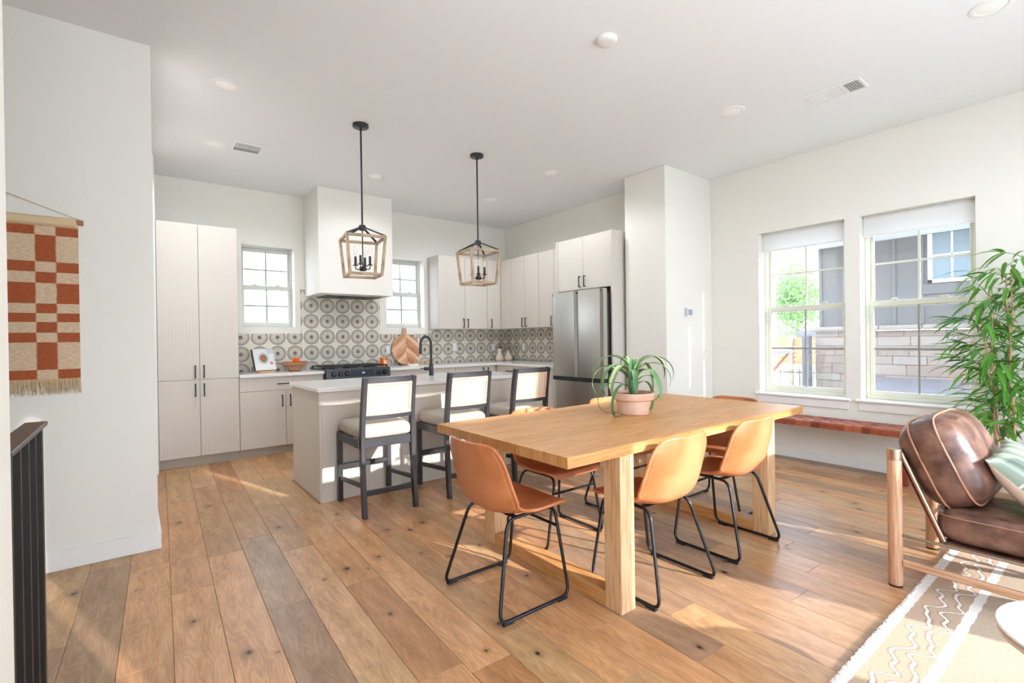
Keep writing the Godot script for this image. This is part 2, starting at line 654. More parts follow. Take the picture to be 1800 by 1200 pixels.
# ------------------------------------------------------------------ windows
# A double-hung window in local axes: x along the wall, y up, z towards the room; w x h is the opening, set back by `back` from the wall face.
func sash_window(called: String, label: String, w: float, h: float, back: float, rail: float, f: float, s: float, at: Vector3, turn: float, m: Material, low: Material) -> Node3D:
	var o := thing(called, label, "window", at, turn, "", "structure")
	var d0 := -back - 0.06
	var fr := MB.new()
	fr.span(V(0, 0, d0), V(f, h, -back), 0.004, 1).span(V(w - f, 0, d0), V(w, h, -back), 0.004, 1)
	fr.span(V(f, 0, d0), V(w - f, f, -back), 0.004).span(V(f, h - f, d0), V(w - f, h, -back), 0.004)
	put("window_frame", fr, m, o)
	var parts := [["lower_sash", f, rail + 0.03, -back - 0.032, -back - 0.004, m, low], ["upper_sash", rail - 0.03, h - f, -back - 0.06, -back - 0.034, m, m if called in ["window_1", "window_2"] else low]]
	for p in parts:
		var y0: float = p[1]
		var y1: float = p[2]
		var mb := MB.new()
		mb.span(V(f, y0, p[3]), V(f + s, y1, p[4]), 0.003, 1).span(V(w - f - s, y0, p[3]), V(w - f, y1, p[4]), 0.003, 1)
		mb.span(V(f + s, y0, p[3]), V(w - f - s, y0 + 0.042, p[4]), 0.003).span(V(f + s, y1 - 0.05, p[3]), V(w - f - s, y1, p[4]), 0.003)
		var sash := put(p[0], mb, p[5], o)
		var zc: float = (p[3] + p[4]) * 0.5
		put("pane", MB.new().span(V(f + s - 0.004, y0 + 0.04, zc - 0.0015), V(w - f - s + 0.004, y1 - 0.048, zc - 0.0005)), M.glass, sash)
		var mid := w * 0.5
		var ym: float = (y0 + 0.042 + y1 - 0.05) * 0.5
		put("muntin", MB.new().span(V(mid - 0.0095, y0 + 0.04, zc + 0.0008), V(mid + 0.0095, y1 - 0.048, zc + 0.008), 0.002, 1), p[6], sash)
		put("muntin", MB.new().span(V(f + s, ym - 0.0095, zc + 0.0010), V(w - f - s, ym + 0.0095, zc + 0.0075), 0.002), p[6], sash)
	for x in [w * 0.28, w * 0.72]:
		var lk := MB.new().box(V(x, rail + 0.036, -back - 0.012), V(0.055, 0.012, 0.022), 0.004).bar(V(x - 0.02, rail + 0.045, -back - 0.012), V(x + 0.022, rail + 0.05, -back - 0.004), 0.008, 0.008, 0.002, Vector3.UP)
		put("sash_lock", lk, m, o)
	return o


func windows() -> void:
	# window wall: local x runs towards -Z when turned by +90 degrees... here from +Z side to -Z side
	for k in [["window_1", -2.6, -1.78, "tall double-hung window nearer the thermostat wall with tree view"], ["window_2", -1.655, -0.85, "tall double-hung window nearer the bamboo plant facing the grey house"]]:
		var wz: float = k[2] - k[1]
		var o := sash_window(k[0], k[3], wz, 1.732, 0.135, 0.90, 0.034, 0.030, V(WX, 0.655, k[1]), -PI / 2, M.vinyl, M.muntin)
		# sill and apron, in the window's own axes (x along, z into the room)
		put("window_sill", MB.new().span(V(-0.045, -0.024, -0.135), V(wz + 0.045, 0.0, 0.032), 0.007), M.trim, o)
		put("apron", MB.new().span(V(-0.02, -0.105, 0.0), V(wz + 0.02, -0.024, 0.014), 0.004), M.trim, o)
		put("balance_cover", MB.new().span(V(0.0, 0.20, -0.09), V(0.012, 0.29, -0.06), 0.003), M.vinyl, o)
		var s := thing("roller_shade", "white translucent roller shade drawn a little way down the window %s" % ["with the tree view", "beside the bamboo"][0 if k[0] == "window_1" else 1], "shade", V(WX, 0.655, k[1]), -PI / 2)
		put("shade_fabric", MB.new().span(V(0.012, 1.545, -0.0755), V(wz - 0.012, 1.730, -0.0745)), M.shade, s)
		put("hem_bar", MB.new().span(V(0.012, 1.528, -0.081), V(wz - 0.012, 1.548, -0.069), 0.004), M.white_plastic, s)
		put("roller", MB.new().tube([V(0.006, 1.704, -0.100), V(wz - 0.006, 1.704, -0.100)], 0.021, 14), M.white_plastic, s)
	sash_window("window_3", "small white double-hung kitchen window left of the range hood", 0.595, 1.007, 0.14, 0.493, 0.022, 0.026, V(1.03, 1.463, WZ), 0.0, M.vinyl_grey, M.muntin)
	sash_window("window_4", "small white double-hung kitchen window right of the range hood", 0.595, 1.007, 0.14, 0.493, 0.022, 0.026, V(2.848, 1.463, WZ), 0.0, M.vinyl_grey, M.muntin)


# ------------------------------------------------------------------ outside
func outside() -> void:
	tag(put("ground", MB.new().span(V(-30, -0.62, -40), V(45, -0.6, 40)), mat(rgb(176, 174, 170), 0.95)), "pale paved ground outside the windows", "ground", "", "structure")
	# neighbour's house: dark board-and-batten over limestone blocks
	var h := thing("neighbour_house", "dark grey board and batten house on a pale stone base outside the windows", "house", Vector3.ZERO, 0.0)
	var dark := mat(rgb(102, 99, 97), 0.85)
	put("wall", MB.new().span(V(8.5, 1.39, -3.14), V(14, 5.4, 6.0)), dark, h)
	for z in [-3.11, -2.80, -2.49, -2.18, -1.87, -0.95, -0.64, -0.33, 0.0]:
		put("batten", MB.new().span(V(8.478, 1.40, z - 0.022), V(8.5, 2.6, z + 0.022), 0.004, 1), dark, h)
	put("trim_board", MB.new().span(V(8.476, 1.80, -1.87), V(8.5, 1.935, -1.0), 0.004), dark, h)
	put("soffit", MB.new().span(V(7.95, 2.61, -3.5), V(8.5, 2.66, 6.0)), mat(rgb(236, 240, 240), 0.7), h)
	put("fascia", MB.new().span(V(7.9, 2.61, -3.5), V(7.95, 2.86, 6.0)), mat(rgb(226, 228, 226), 0.7), h)
	put("roof", MB.new().prism(PackedVector2Array([Vector2(7.9, 2.86), Vector2(8.6, 2.86), Vector2(11.5, 4.6), Vector2(11.2, 4.75)]), -3.5, 6.0, 2), mat(rgb(96, 96, 98), 0.9), h)
	var hw := put("window", MB.new().span(V(8.46, 1.945, -1.80), V(8.5, 1.99, -1.33)).span(V(8.46, 1.945, -1.80), V(8.5, 2.60, -1.755)).span(V(8.46, 1.945, -1.35), V(8.5, 2.60, -1.31)), mat(rgb(248, 248, 248), 0.6), h)
	put("pane", MB.new().span(V(8.49, 1.985, -1.76), V(8.497, 2.60, -1.345)), mat(rgb(120, 138, 146), 0.1), hw)
	put("muntin", MB.new().span(V(8.478, 1.985, -1.565), V(8.49, 2.60, -1.545)), mat(rgb(248, 248, 248), 0.6), hw)
	put("muntin", MB.new().span(V(8.478, 2.30, -1.76), V(8.49, 2.32, -1.345)), mat(rgb(248, 248, 248), 0.6), hw)
	# stone veneer in courses, each block on its own
	var sm := []
	for c in [rgb(138, 122, 111), rgb(144, 129, 118), rgb(132, 117, 107), rgb(148, 136, 126)]:
		sm.append(mat(c, 0.9))
	put("stone_backing", MB.new().span(V(8.5, -0.6, -3.18), V(9.0, 1.32, 6.0)), mat(rgb(134, 122, 113), 0.95), h)
	var ys := [1.325, 1.235, 1.10, 1.04, 0.955, 0.835, 0.68, 0.57, 0.42, 0.27]
	for i in ys.size() - 1:
		var z := -3.20
		while z < -0.55:
			var l := rng.randf_range(0.22, 0.62)
			put("stone", MB.new().span(V(8.484 + rng.randf() * 0.010, ys[i + 1] + 0.004, z + 0.004), V(8.52, ys[i] - 0.004, z + l - 0.004), 0.004), sm[rng.randi() % 4], h)
			z += l
	var z2 := -3.24
	while z2 < -0.55:
		var l := rng.randf_range(0.35, 0.6)
		put("cap_stone", MB.new().span(V(8.42, 1.33, z2 + 0.004), V(8.52, 1.392, z2 + l - 0.004), 0.012), sm[3], h)
		z2 += l
	# low shed roof in front of the stone
	var s := thing("shed", "low grey lean-to roof in front of the stone house wall", "shed", Vector3.ZERO)
	put("shed_wall", MB.new().span(V(7.2, -0.6, -2.42), V(8.40, 0.50, -0.2), 0.0), mat(rgb(94, 93, 96), 0.9), s)
	put("shed_roof", MB.new().prism(PackedVector2Array([Vector2(6.95, 0.44), Vector2(8.42, 0.62), Vector2(8.42, 0.66), Vector2(6.95, 0.49)]), -2.50, -0.1, 2), mat(rgb(98, 97, 100), 0.8), s)
	tag(put("downpipe", MB.new().span(V(8.30, -0.6, -3.32), V(8.42, 1.26, -3.21), 0.01, 1), mat(rgb(92, 92, 98), 0.7)), "dark grey post at the corner of the stone house", "post")
	# white house corner at the left of the view
	var n := thing("white_house", "white house corner at the left of the tree seen outside", "house", Vector3.ZERO)
	put("wall", MB.new().span(V(11.0, -0.6, -9.5), V(13.0, 5.0, -5.80)), mat(rgb(240, 240, 238), 0.9), n)
	put("awning", MB.new().prism(PackedVector2Array([Vector2(-5.35, 0.84), Vector2(-5.80, 0.96), Vector2(-5.80, 1.03), Vector2(-5.35, 0.9)]), 11.6, 12.9, 0), mat(rgb(150, 146, 150), 0.8), n)
	put("bracket", MB.new().bar(V(12.8, 0.40, -5.77), V(12.8, 0.83, -5.42), 0.06, 0.06, 0.006), mat(rgb(196, 132, 96), 0.7), n)
	# cedar fence of horizontal boards
	var cf := thing("cedar_fence", "orange cedar board fence beyond the yard outside", "fence", Vector3.ZERO)
	for i in 6:
		put("board", MB.new().span(V(16, 0.40 + i * 0.135, -7.9), V(16.03, 0.525 + i * 0.135, -5.9), 0.004, 2), mat(rgb(214, 150, 104).darkened(rng.randf() * 0.15), 0.8), cf)
	put("post", MB.new().span(V(15.9, -0.6, -6.74), V(16.0, 1.2, -6.62), 0.006, 1), mat(rgb(150, 128, 118), 0.8), cf)
	put("post", MB.new().span(V(15.9, -0.6, -5.98), V(16.0, 1.2, -5.86), 0.006, 1), mat(rgb(150, 128, 118), 0.8), cf)
	tag(put("carport_roof", MB.new().span(V(16.2, 1.12, -6.6), V(18.5, 1.42, -5.2)), mat(rgb(120, 120, 126), 0.8)), "flat dark roof behind the cedar fence", "roof")
	# black metal yard fence
	var bf := thing("metal_fence", "thin black metal yard fence below the cedar boards", "fence", Vector3.ZERO)
	for i in 9:
		put("picket", MB.new().span(V(13.6, -0.6, -5.98 + i * 0.16), V(13.615, 0.40, -5.965 + i * 0.16)), M.blackpaint, bf)
	put("rail", MB.new().span(V(13.595, 0.30, -6.0), V(13.62, 0.325, -4.6)), M.black, bf)
	put("rail", MB.new().span(V(13.595, -0.35, -6.0), V(13.62, -0.325, -4.6)), M.black, bf)
	tag(put("lawn", MB.new().span(V(13.4, -0.6, -12.0), V(26.0, -0.57, -3.2)), mat(rgb(150, 176, 120), 0.95)), "green lawn behind the metal fence", "lawn", "", "structure")
	# tree
	var t := thing("tree", "leafy green tree seen through the upper sash of the tall window", "tree", V(18.5, -0.6, -7.5))
	put("trunk", MB.new().tube([V(0, 0, 0), V(0.06, 1.1, 0.05), V(-0.04, 2.2, 0.0), V(0.05, 3.6, 0.1)], [0.11, 0.09, 0.07, 0.03], 8), mat(rgb(150, 140, 130), 0.9), t)
	var br := MB.new()
	for i in 9:
		var a := i * 2.4
		var y := 1.5 + i * 0.25
		br.tube([V(0, y, 0), V(cos(a) * 0.5, y + 0.4, sin(a) * 0.5), V(cos(a) * 0.85, y + 0.65, sin(a) * 0.85)], [0.03, 0.02, 0.008], 5)
	put("branches", br, mat(rgb(150, 140, 130), 0.9), t)
	var mm := MultiMesh.new()
	mm.transform_format = MultiMesh.TRANSFORM_3D
	mm.mesh = leaf_mesh(0.15, 0.045, 0.2)
	mm.instance_count = 4200
	for i in mm.instance_count:
		var dir := V(rng.randfn(), rng.randfn(), rng.randfn()).normalized()
		var rad := pow(rng.randf(), 0.45)
		var p := V(0, 3.0, -0.1) + dir * V(0.85, 1.55, 0.80) * rad
		if p.y < 2.4 and rng.randf() < 0.55: p.y += 1.1
		mm.set_instance_transform(i, Transform3D(Basis.from_euler(V(rng.randf() * TAU, rng.randf() * TAU, rng.randf() * TAU)), p))
	var fo := MultiMeshInstance3D.new()
	fo.name = "foliage"
	fo.multimesh = mm
	fo.material_override = tinted(M.leaf, rgb(122, 158, 96))
	fo.set_meta("kind", "stuff")
	t.add_child(fo, true)
	# house behind the kitchen windows
	var k := thing("rear_house", "white sided house close behind the kitchen windows", "house", Vector3.ZERO)
	var wh := mat(rgb(236, 240, 242), 0.9)
	put("wall", MB.new().span(V(-1.5, -0.6, -13.0), V(7.5, 5.6, -10.0)), wh, k)
	for i in 14:
		var x := 1.1 + i * 0.32
		put("batten", MB.new().span(V(x - 0.02, 0.5, -10.0), V(x + 0.02, 4.2, -9.975), 0.004, 1), wh, k)
	var kw := put("window", MB.new().span(V(4.22, 1.15, -9.98), V(4.72, 2.28, -9.955), 0.004), mat(rgb(244, 246, 246), 0.6), k)
	put("pane", MB.new().span(V(4.27, 1.74, -9.96), V(4.67, 2.22, -9.95)), mat(rgb(176, 204, 212), 0.1), kw)
	put("pane", MB.new().span(V(4.27, 1.2, -9.96), V(4.67, 1.66, -9.95)), mat(rgb(186, 208, 216), 0.1), kw)
	put("porch_roof", MB.new().prism(PackedVector2Array([Vector2(-10.0, 2.75), Vector2(-9.2, 2.40), Vector2(-9.2, 2.36), Vector2(-10.0, 2.70)]), 4.0, 5.6, 0), mat(rgb(190, 194, 198), 0.7), k)
	put("wall_lamp", MB.new().box(V(1.72, 2.62, -9.93), V(0.07, 0.12, 0.1), 0.01).box(V(1.78, 2.58, -9.9), V(0.14, 0.03, 0.05), 0.008), mat(rgb(170, 176, 180), 0.5), k)


func leaf_mesh(l: float, w: float, droop: float) -> ArrayMesh:   # a lance-shaped leaf along +X, folded on its midrib
	var mb := MB.new()
	var k := 5
	for s in [-1.0, 1.0]:
		var rows := []
		for i in k + 1:
			var t := float(i) / k
			var ww := w * 0.5 * pow(sin(PI * pow(t, 0.75)), 0.8) * (1.0 if t < 1.0 else 0.0)
			var c := V(l * t, -droop * l * t * t, 0)
			rows.append([mb.vert(c, V(0.1, 1, -0.25 * s).normalized(), Vector2(t, 0.5)), mb.vert(c + V(0, ww * 0.25, ww * s), V(0.1, 1, -0.25 * s).normalized(), Vector2(t, 0.5 + 0.5 * s))])
		for i in k:
			mb.quad(rows[i][0], rows[i][1], rows[i + 1][1], rows[i + 1][0])
	return mb.mesh()


# ------------------------------------------------------------------ kitchen
func pull(parent: Node3D, c: Vector3, out: Vector3, long: Vector3, len_ := 0.135) -> void:   # square bar pull on two feet
	var a := c - long * len_ * 0.5
	var b := c + long * len_ * 0.5
	var side := out.cross(long)
	var mb := MB.new()
	var bas := Basis(side, long, out)
	mb.box(c + out * 0.030, V(0.011, len_, 0.011), 0.002, 1, bas)
	for p in [a + long * 0.006, b - long * 0.006]:
		mb.box(p + out * 0.014, V(0.011, 0.011, 0.028), 0.002, 1, bas)
	put("handle", mb, M.black, parent)


# a cabinet front facing `out`; a and b are its lower left and upper right corners on the carcass face
func front(parent: Node3D, called: String, a: Vector3, b: Vector3, out: Vector3, m: Material) -> Node3D:
	var g := 0.0022
	var along := Vector3.UP.cross(out)
	var lo := a + Vector3.UP * g + along * g * signf((b - a).dot(along))
	var hi := b - Vector3.UP * g - along * g * signf((b - a).dot(along)) + out * 0.019
	return put(called, MB.new().span(lo, hi, 0.0015, 1), m, parent)


func kitchen() -> void:
	var F := V(0, 0, 1)
	var R := V(-1, 0, 0)
	var zf := -6.06    # carcass face of the back run; doors stand 19 mm proud
	# tall pantry
	var t := thing("tall_cabinet", "full-height pale wood-grain pantry cabinet with four doors at the left end", "cabinet", Vector3.ZERO)
	put("body", MB.new().span(V(0.185, 0.10, WZ), V(0.902, 2.515, zf)), M.cab2, t)
	put("toe_kick", MB.new().span(V(0.185, 0, WZ + 0.02), V(0.902, 0.10, -6.10)), M.toe, t)
	for k in [[0.185, 0.541, 0.50], [0.541, 0.902, 0.577]]:
		var u := front(t, "door", V(k[0], 0.897, zf), V(k[1], 2.515, zf), F, M.cab)
		pull(u, V(k[2], 0.982, zf + 0.019), F, Vector3.UP)
		u = front(t, "door", V(k[0], 0.10, zf), V(k[1], 0.897, zf), F, M.cab)
		pull(u, V(k[2], 0.79, zf + 0.019), F, Vector3.UP)
	# base unit left of the range
	t = thing("base_cabinet", "pale base cabinet with a drawer over two doors between pantry and range", "cabinet", Vector3.ZERO)
	put("body", MB.new().span(V(0.904, 0.10, WZ), V(1.798, 0.889, zf)), M.cab2, t)
	put("toe_kick", MB.new().span(V(0.904, 0, WZ + 0.02), V(1.798, 0.10, -6.10)), M.toe, t)
	pull(front(t, "drawer", V(0.904, 0.733, zf), V(1.798, 0.889, zf), F, M.cab), V(1.35, 0.805, zf + 0.019), F, Vector3.RIGHT)
	pull(front(t, "door", V(0.904, 0.10, zf), V(1.375, 0.733, zf), F, M.cab), V(1.332, 0.612, zf + 0.019), F, Vector3.UP)
	pull(front(t, "door", V(1.375, 0.10, zf), V(1.798, 0.733, zf), F, M.cab), V(1.417, 0.612, zf + 0.019), F, Vector3.UP)
	# base units right of the range and round the corner
	t = thing("base_cabinet", "pale base cabinet with wide drawers right of the range", "cabinet", Vector3.ZERO)
	put("body", MB.new().span(V(2.61, 0.10, WZ), V(3.63, 0.889, zf)), M.cab2, t)
	put("toe_kick", MB.new().span(V(2.61, 0, WZ + 0.02), V(3.63, 0.10, -6.10)), M.toe, t)
	for y in [[0.10, 0.42], [0.42, 0.733], [0.733, 0.889]]:
		pull(front(t, "drawer", V(2.61, y[0], zf), V(3.63, y[1], zf), F, M.cab), V(3.12, y[1] - 0.08, zf + 0.019), F, Vector3.RIGHT)
	t = thing("base_cabinet", "pale corner base cabinet with a door beside the wide drawers", "cabinet", Vector3.ZERO)
	put("body", MB.new().span(V(3.632, 0.10, WZ), V(4.36, 0.889, zf)), M.cab2, t)
	put("toe_kick", MB.new().span(V(3.632, 0, WZ + 0.02), V(4.36, 0.10, -6.10)), M.toe, t)
	pull(front(t, "door", V(3.632, 0.10, zf), V(4.14, 0.889, zf), F, M.cab), V(4.10, 0.79, zf + 0.019), F, Vector3.UP)
	pull(front(t, "door", V(4.14, 0.10, zf), V(4.338, 0.889, zf), F, M.cab), V(4.19, 0.79, zf + 0.019), F, Vector3.UP)
	t = thing("base_cabinet", "pale base cabinet between the corner and the refrigerator", "cabinet", Vector3.ZERO)
	var xr := 4.362
	put("body", MB.new().span(V(xr, 0.10, WZ + 0.01), V(4.965, 0.889, -4.68)), M.cab2, t)
	put("toe_kick", MB.new().span(V(xr + 0.05, 0, WZ + 0.02), V(4.965, 0.10, -4.68)), M.toe, t)
	for z in [[-6.02, -5.36], [-5.36, -4.68]]:
		pull(front(t, "drawer", V(xr, 0.733, z[0]), V(xr, 0.889, z[1]), R, M.cab), V(xr - 0.019, 0.81, (z[0] + z[1]) * 0.5), R, V(0, 0, 1))
		pull(front(t, "door", V(xr, 0.10, z[0]), V(xr, 0.733, z[1]), R, M.cab), V(xr - 0.019, 0.62, z[0] + 0.06), R, Vector3.UP)
	# worktops
	tag(put("countertop", MB.new().span(V(0.904, 0.889, WZ), V(1.80, 0.924, -6.005), 0.003), M.quartz), "white quartz countertop with the cookbook and fruit bowl", "countertop")
	var c := MB.new().prism(PackedVector2Array([Vector2(2.608, WZ), Vector2(4.965, WZ), Vector2(4.965, -4.675), Vector2(4.318, -4.675), Vector2(4.318, -6.005), Vector2(2.608, -6.005)]), 0.889, 0.924)
	tag(put("countertop", c, M.quartz), "white quartz countertop running from the range round the corner", "countertop")
	# upper units
	var zu := -6.30
	t = thing("upper_cabinet", "pale two-door upper cabinet right of the small window", "cabinet", Vector3.ZERO)
	put("body", MB.new().span(V(3.512, 1.438, WZ), V(4.368, 2.515, zu)), M.cab2, t)
	pull(front(t, "door", V(3.512, 1.438, zu), V(3.963, 2.515, zu), F, M.cab), V(3.925, 1.523, zu + 0.019), F, Vector3.UP)
	pull(front(t, "door", V(3.963, 1.438, zu), V(4.368, 2.515, zu), F, M.cab), V(4.0, 1.523, zu + 0.019), F, Vector3.UP)
	t = thing("upper_cabinet", "narrow pale upper cabinet with one door in the kitchen corner", "cabinet", Vector3.ZERO)
	put("body", MB.new().span(V(4.37, 1.438, WZ), V(4.965, 2.515, zu)), M.cab2, t)
	pull(front(t, "door", V(4.37, 1.438, zu), V(4.63, 2.515, zu), F, M.cab), V(4.435, 1.523, zu + 0.019), F, Vector3.UP)
	var xu := 4.65
	t = thing("upper_cabinet", "pale two-door upper cabinet on the refrigerator side next to the corner", "cabinet", Vector3.ZERO)
	put("body", MB.new().span(V(xu, 1.438, zu + 0.02), V(4.965, 2.515, -5.362)), M.cab2, t)
	front(t, "filler", V(xu, 1.438, zu + 0.02), V(xu, 2.515, -6.0), R, M.cab)
	pull(front(t, "door", V(xu, 1.438, -6.0), V(xu, 2.515, -5.682), R, M.cab), V(xu - 0.019, 1.523, -5.722), R, Vector3.UP)
	pull(front(t, "door", V(xu, 1.438, -5.682), V(xu, 2.515, -5.362), R, M.cab), V(xu - 0.019, 1.523, -5.642), R, Vector3.UP)
	t = thing("upper_cabinet", "pale two-door upper cabinet directly left of the refrigerator", "cabinet", Vector3.ZERO)
	put("body", MB.new().span(V(xu, 1.438, -5.36), V(4.965, 2.515, -4.68)), M.cab2, t)
	pull(front(t, "door", V(xu, 1.438, -5.36), V(xu, 2.515, -5.03), R, M.cab), V(xu - 0.019, 1.523, -5.07), R, Vector3.UP)
	pull(front(t, "door", V(xu, 1.438, -5.03), V(xu, 2.515, -4.68), R, M.cab), V(xu - 0.019, 1.523, -4.99), R, Vector3.UP)
	# cabinet above the refrigerator with its end panels
	t = thing("fridge_cabinet", "deep pale cabinet above the refrigerator with tall end panels", "cabinet", Vector3.ZERO)
	put("body", MB.new().span(V(4.375, 1.868, -4.655), V(4.965, 2.515, -3.765)), M.cab2, t)
	put("end_panel", MB.new().span(V(4.345, 0, -3.765), V(4.965, 2.517, -3.742), 0.0015, 1), M.cab, t)
	put("end_panel", MB.new().span(V(4.345, 0, -4.676), V(4.965, 2.517, -4.655), 0.0015, 1), M.cab, t)
	pull(front(t, "door", V(4.375, 1.868, -4.655), V(4.375, 2.515, -4.212), R, M.cab), V(4.356, 1.966, -4.254), R, Vector3.UP)
	pull(front(t, "door", V(4.375, 1.868, -4.212), V(4.375, 2.515, -3.765), R, M.cab), V(4.356, 1.966, -4.170), R, Vector3.UP)
	refrigerator()
	range_and_hood()


func refrigerator() -> void:
	var t := thing("refrigerator", "stainless french-door refrigerator with a freezer drawer", "refrigerator", V(4.6, 0, -4.2))
	put("body", MB.new().span(V(-0.30, 0.03, -0.435), V(0.33, 1.80, 0.425), 0.004), M.steel_dark, t)
	put("hinge_cover", MB.new().span(V(-0.39, 1.80, -0.42), V(-0.15, 1.835, 0.41), 0.008), M.steel_dark, t)
	var shape := func(z0: float, z1: float) -> PackedVector2Array:   # slightly bowed door front, rounded edges
		var p := PackedVector2Array([Vector2(-0.31, z1), Vector2(-0.31, z0)])
		for i in 13:
			var s := i / 12.0
			var z := lerpf(z0, z1, s)
			var e := minf(s, 1.0 - s) * (z1 - z0)
			p.append(Vector2(-0.392 - 0.010 * (1.0 - pow(z / 0.44, 2.0)) + 0.018 * pow(1.0 - minf(e / 0.02, 1.0), 2.0), z))
		return p
	var d := put("door", MB.new().prism(shape.call(-0.43, 0.020), 0.806, 1.842), M.steel, t)
	put("gasket", MB.new().span(V(-0.31, 0.81, -0.425), V(-0.30, 1.838, 0.016)), M.rubber, d)
	d = put("door", MB.new().prism(shape.call(0.025, 0.425), 0.806, 1.842), M.steel, t)
	put("gasket", MB.new().span(V(-0.31, 0.81, 0.028), V(-0.30, 1.838, 0.42)), M.rubber, d)
	d = put("freezer_drawer", MB.new().prism(shape.call(-0.43, 0.425), 0.07, 0.755), M.steel, t)
	put("grip_recess", MB.new().span(V(-0.385, 0.757, -0.425), V(-0.30, 0.804, 0.42), 0.004), M.range, d)
	put("kick_plate", MB.new().span(V(-0.34, 0.0, -0.42), V(-0.30, 0.068, 0.41)), M.steel_dark, t)


func range_and_hood() -> void:
	var t := thing("range", "black slide-in gas range with five knobs and a digital clock", "stove", V(2.204, 0, -6.28))
	put("body", MB.new().span(V(-0.40, 0.05, -0.32), V(0.40, 0.90, 0.27)), M.range, t)
	put("oven_door", MB.new().span(V(-0.395, 0.17, 0.27), V(0.395, 0.80, 0.31), 0.006), M.range, t)
	put("oven_handle", MB.new().tube(bend([V(-0.34, 0.74, 0.31), V(-0.34, 0.74, 0.36), V(0.34, 0.74, 0.36), V(0.34, 0.74, 0.31)], 0.02), 0.011), M.range, t)
	put("drawer", MB.new().span(V(-0.395, 0.05, 0.27), V(0.395, 0.165, 0.305), 0.006), M.range, t)
	put("cooktop", MB.new().span(V(-0.405, 0.90, -0.32), V(0.405, 0.932, 0.30), 0.006), M.range_black, t)
	var p := put("control_panel", MB.new().prism(PackedVector2Array([Vector2(0.27, 0.81), Vector2(0.345, 0.81), Vector2(0.325, 0.945), Vector2(0.27, 0.945)]), -0.40, 0.40, 0), M.range, t)
	var nrm := V(0, 0.15, 1).normalized()
	for x in [-0.315, -0.235, -0.155, 0.245, 0.325]:
		var b := Basis(Vector3.RIGHT, nrm, Vector3.RIGHT.cross(nrm))
		var at := V(x, 0.882, 0.334)
		var k := MB.new().lathe(at, [Vector2(0.0, 0.0), Vector2(0.030, 0.0), Vector2(0.030, 0.006), Vector2(0.024, 0.010), Vector2(0.022, 0.026), Vector2(0.020, 0.028), Vector2(0.0, 0.028)], 18, b)
		k.box(at + nrm * 0.031, V(0.010, 0.010, 0.040), 0.002, 0, b)
		put("knob", k, M.range_black, t)
	put("display", MB.new().box(V(0.035, 0.882, 0.3355), V(0.29, 0.075, 0.004), 0.001, 0, Basis(Vector3.RIGHT, V(0, 1, -0.15).normalized(), nrm)), mat(rgb(44, 52, 62), 0.12), p)
	var digits := mat(rgb(120, 150, 220), 0.5)
	digits.emission_enabled = true
	digits.emission = rgb(170, 196, 255)
	digits.emission_energy_multiplier = 0.9
	var dm := MB.new()
	for x in [0.035, 0.05, 0.058]:
		dm.box(V(x, 0.886, 0.3375), V(0.006, 0.018, 0.002), 0.0, 0, Basis(Vector3.RIGHT, V(0, 1, -0.15).normalized(), nrm))
	put("clock_digits", dm, digits, p)
	for k in [-0.27, 0.0, 0.27]:
		var g := MB.new()
		for x in [-0.115, -0.04, 0.04, 0.115]:
			g.box(V(k + x, 0.966, -0.01), V(0.012, 0.014, 0.52), 0.003)
		for z in [-0.27, -0.01, 0.25]:
			g.box(V(k, 0.966, z), V(0.25, 0.014, 0.012), 0.003)
		for x in [-0.115, 0.115]:
			for z in [-0.27, 0.25]:
				g.box(V(k + x, 0.947, z), V(0.014, 0.032, 0.014), 0.003)
		var gr := put("grate", g, M.range_black, t)
		for z in [-0.14, 0.12]:
			put("burner", MB.new().lathe(V(k, 0.932, z), [Vector2(0.0, 0.018), Vector2(0.035, 0.018), Vector2(0.045, 0.010), Vector2(0.045, 0.0)].duplicate(), 16), M.range_black, gr)
	# hood: plastered box down from the ceiling
	var h := thing("range_hood", "white plastered range hood box above the stove", "range hood", Vector3.ZERO)
	var w := MB.new()
	w.span(V(1.745, 1.852, WZ), V(2.678, CEIL, -5.988), 0.004)
	put("hood_box", w, M.wall, h)
	put("filter_insert", MB.new().span(V(1.84, 1.840, -6.5), V(2.58, 1.853, -6.07), 0.003), M.steel, h)
	for i in 3:
		put("filter", MB.new().span(V(1.86 + i * 0.24, 1.834, -6.48), V(2.08 + i * 0.24, 1.842, -6.10), 0.002), M.steel_dark, h)


# ------------------------------------------------------------------ backsplash
func tile_texture() -> ImageTexture:   # quarter medallions in the four corners of an 8-inch tile
	var cream := rgb(234, 228, 214)
	var disc := rgb(200, 190, 175)
	var ink := rgb(62, 54, 46)
	return picture(192, 192, func(u: float, v: float) -> Color:
		var p := Vector2(u - roundf(u), v - roundf(v))
		var r := p.length() * 2.0
		var c := cream
		if r < 0.955:
			var a := fposmod(p.angle() / TAU * 48.0, 1.0)
			var spoke := absf(a - 0.5) * 2.0     # 1 on the line between two spokes
			c = disc
			if r > 0.26 and spoke > 0.72:
				c = cream
			if r > 0.76 and spoke < 0.48:
				c = ink.lerp(disc, 0.1)
			if r > 0.68 and r < 0.76 and spoke < 0.3:
				c = ink.lerp(disc, 0.5)
			if r < 0.215:
				c = ink.lerp(disc, 0.25)
			elif r < 0.26:
				c = disc.lightened(0.15)
		var edge := minf(absf(p.x), absf(p.y))
		if edge < 0.012 and r < 0.8:
			c = c.lerp(cream, 0.55)
		return c)


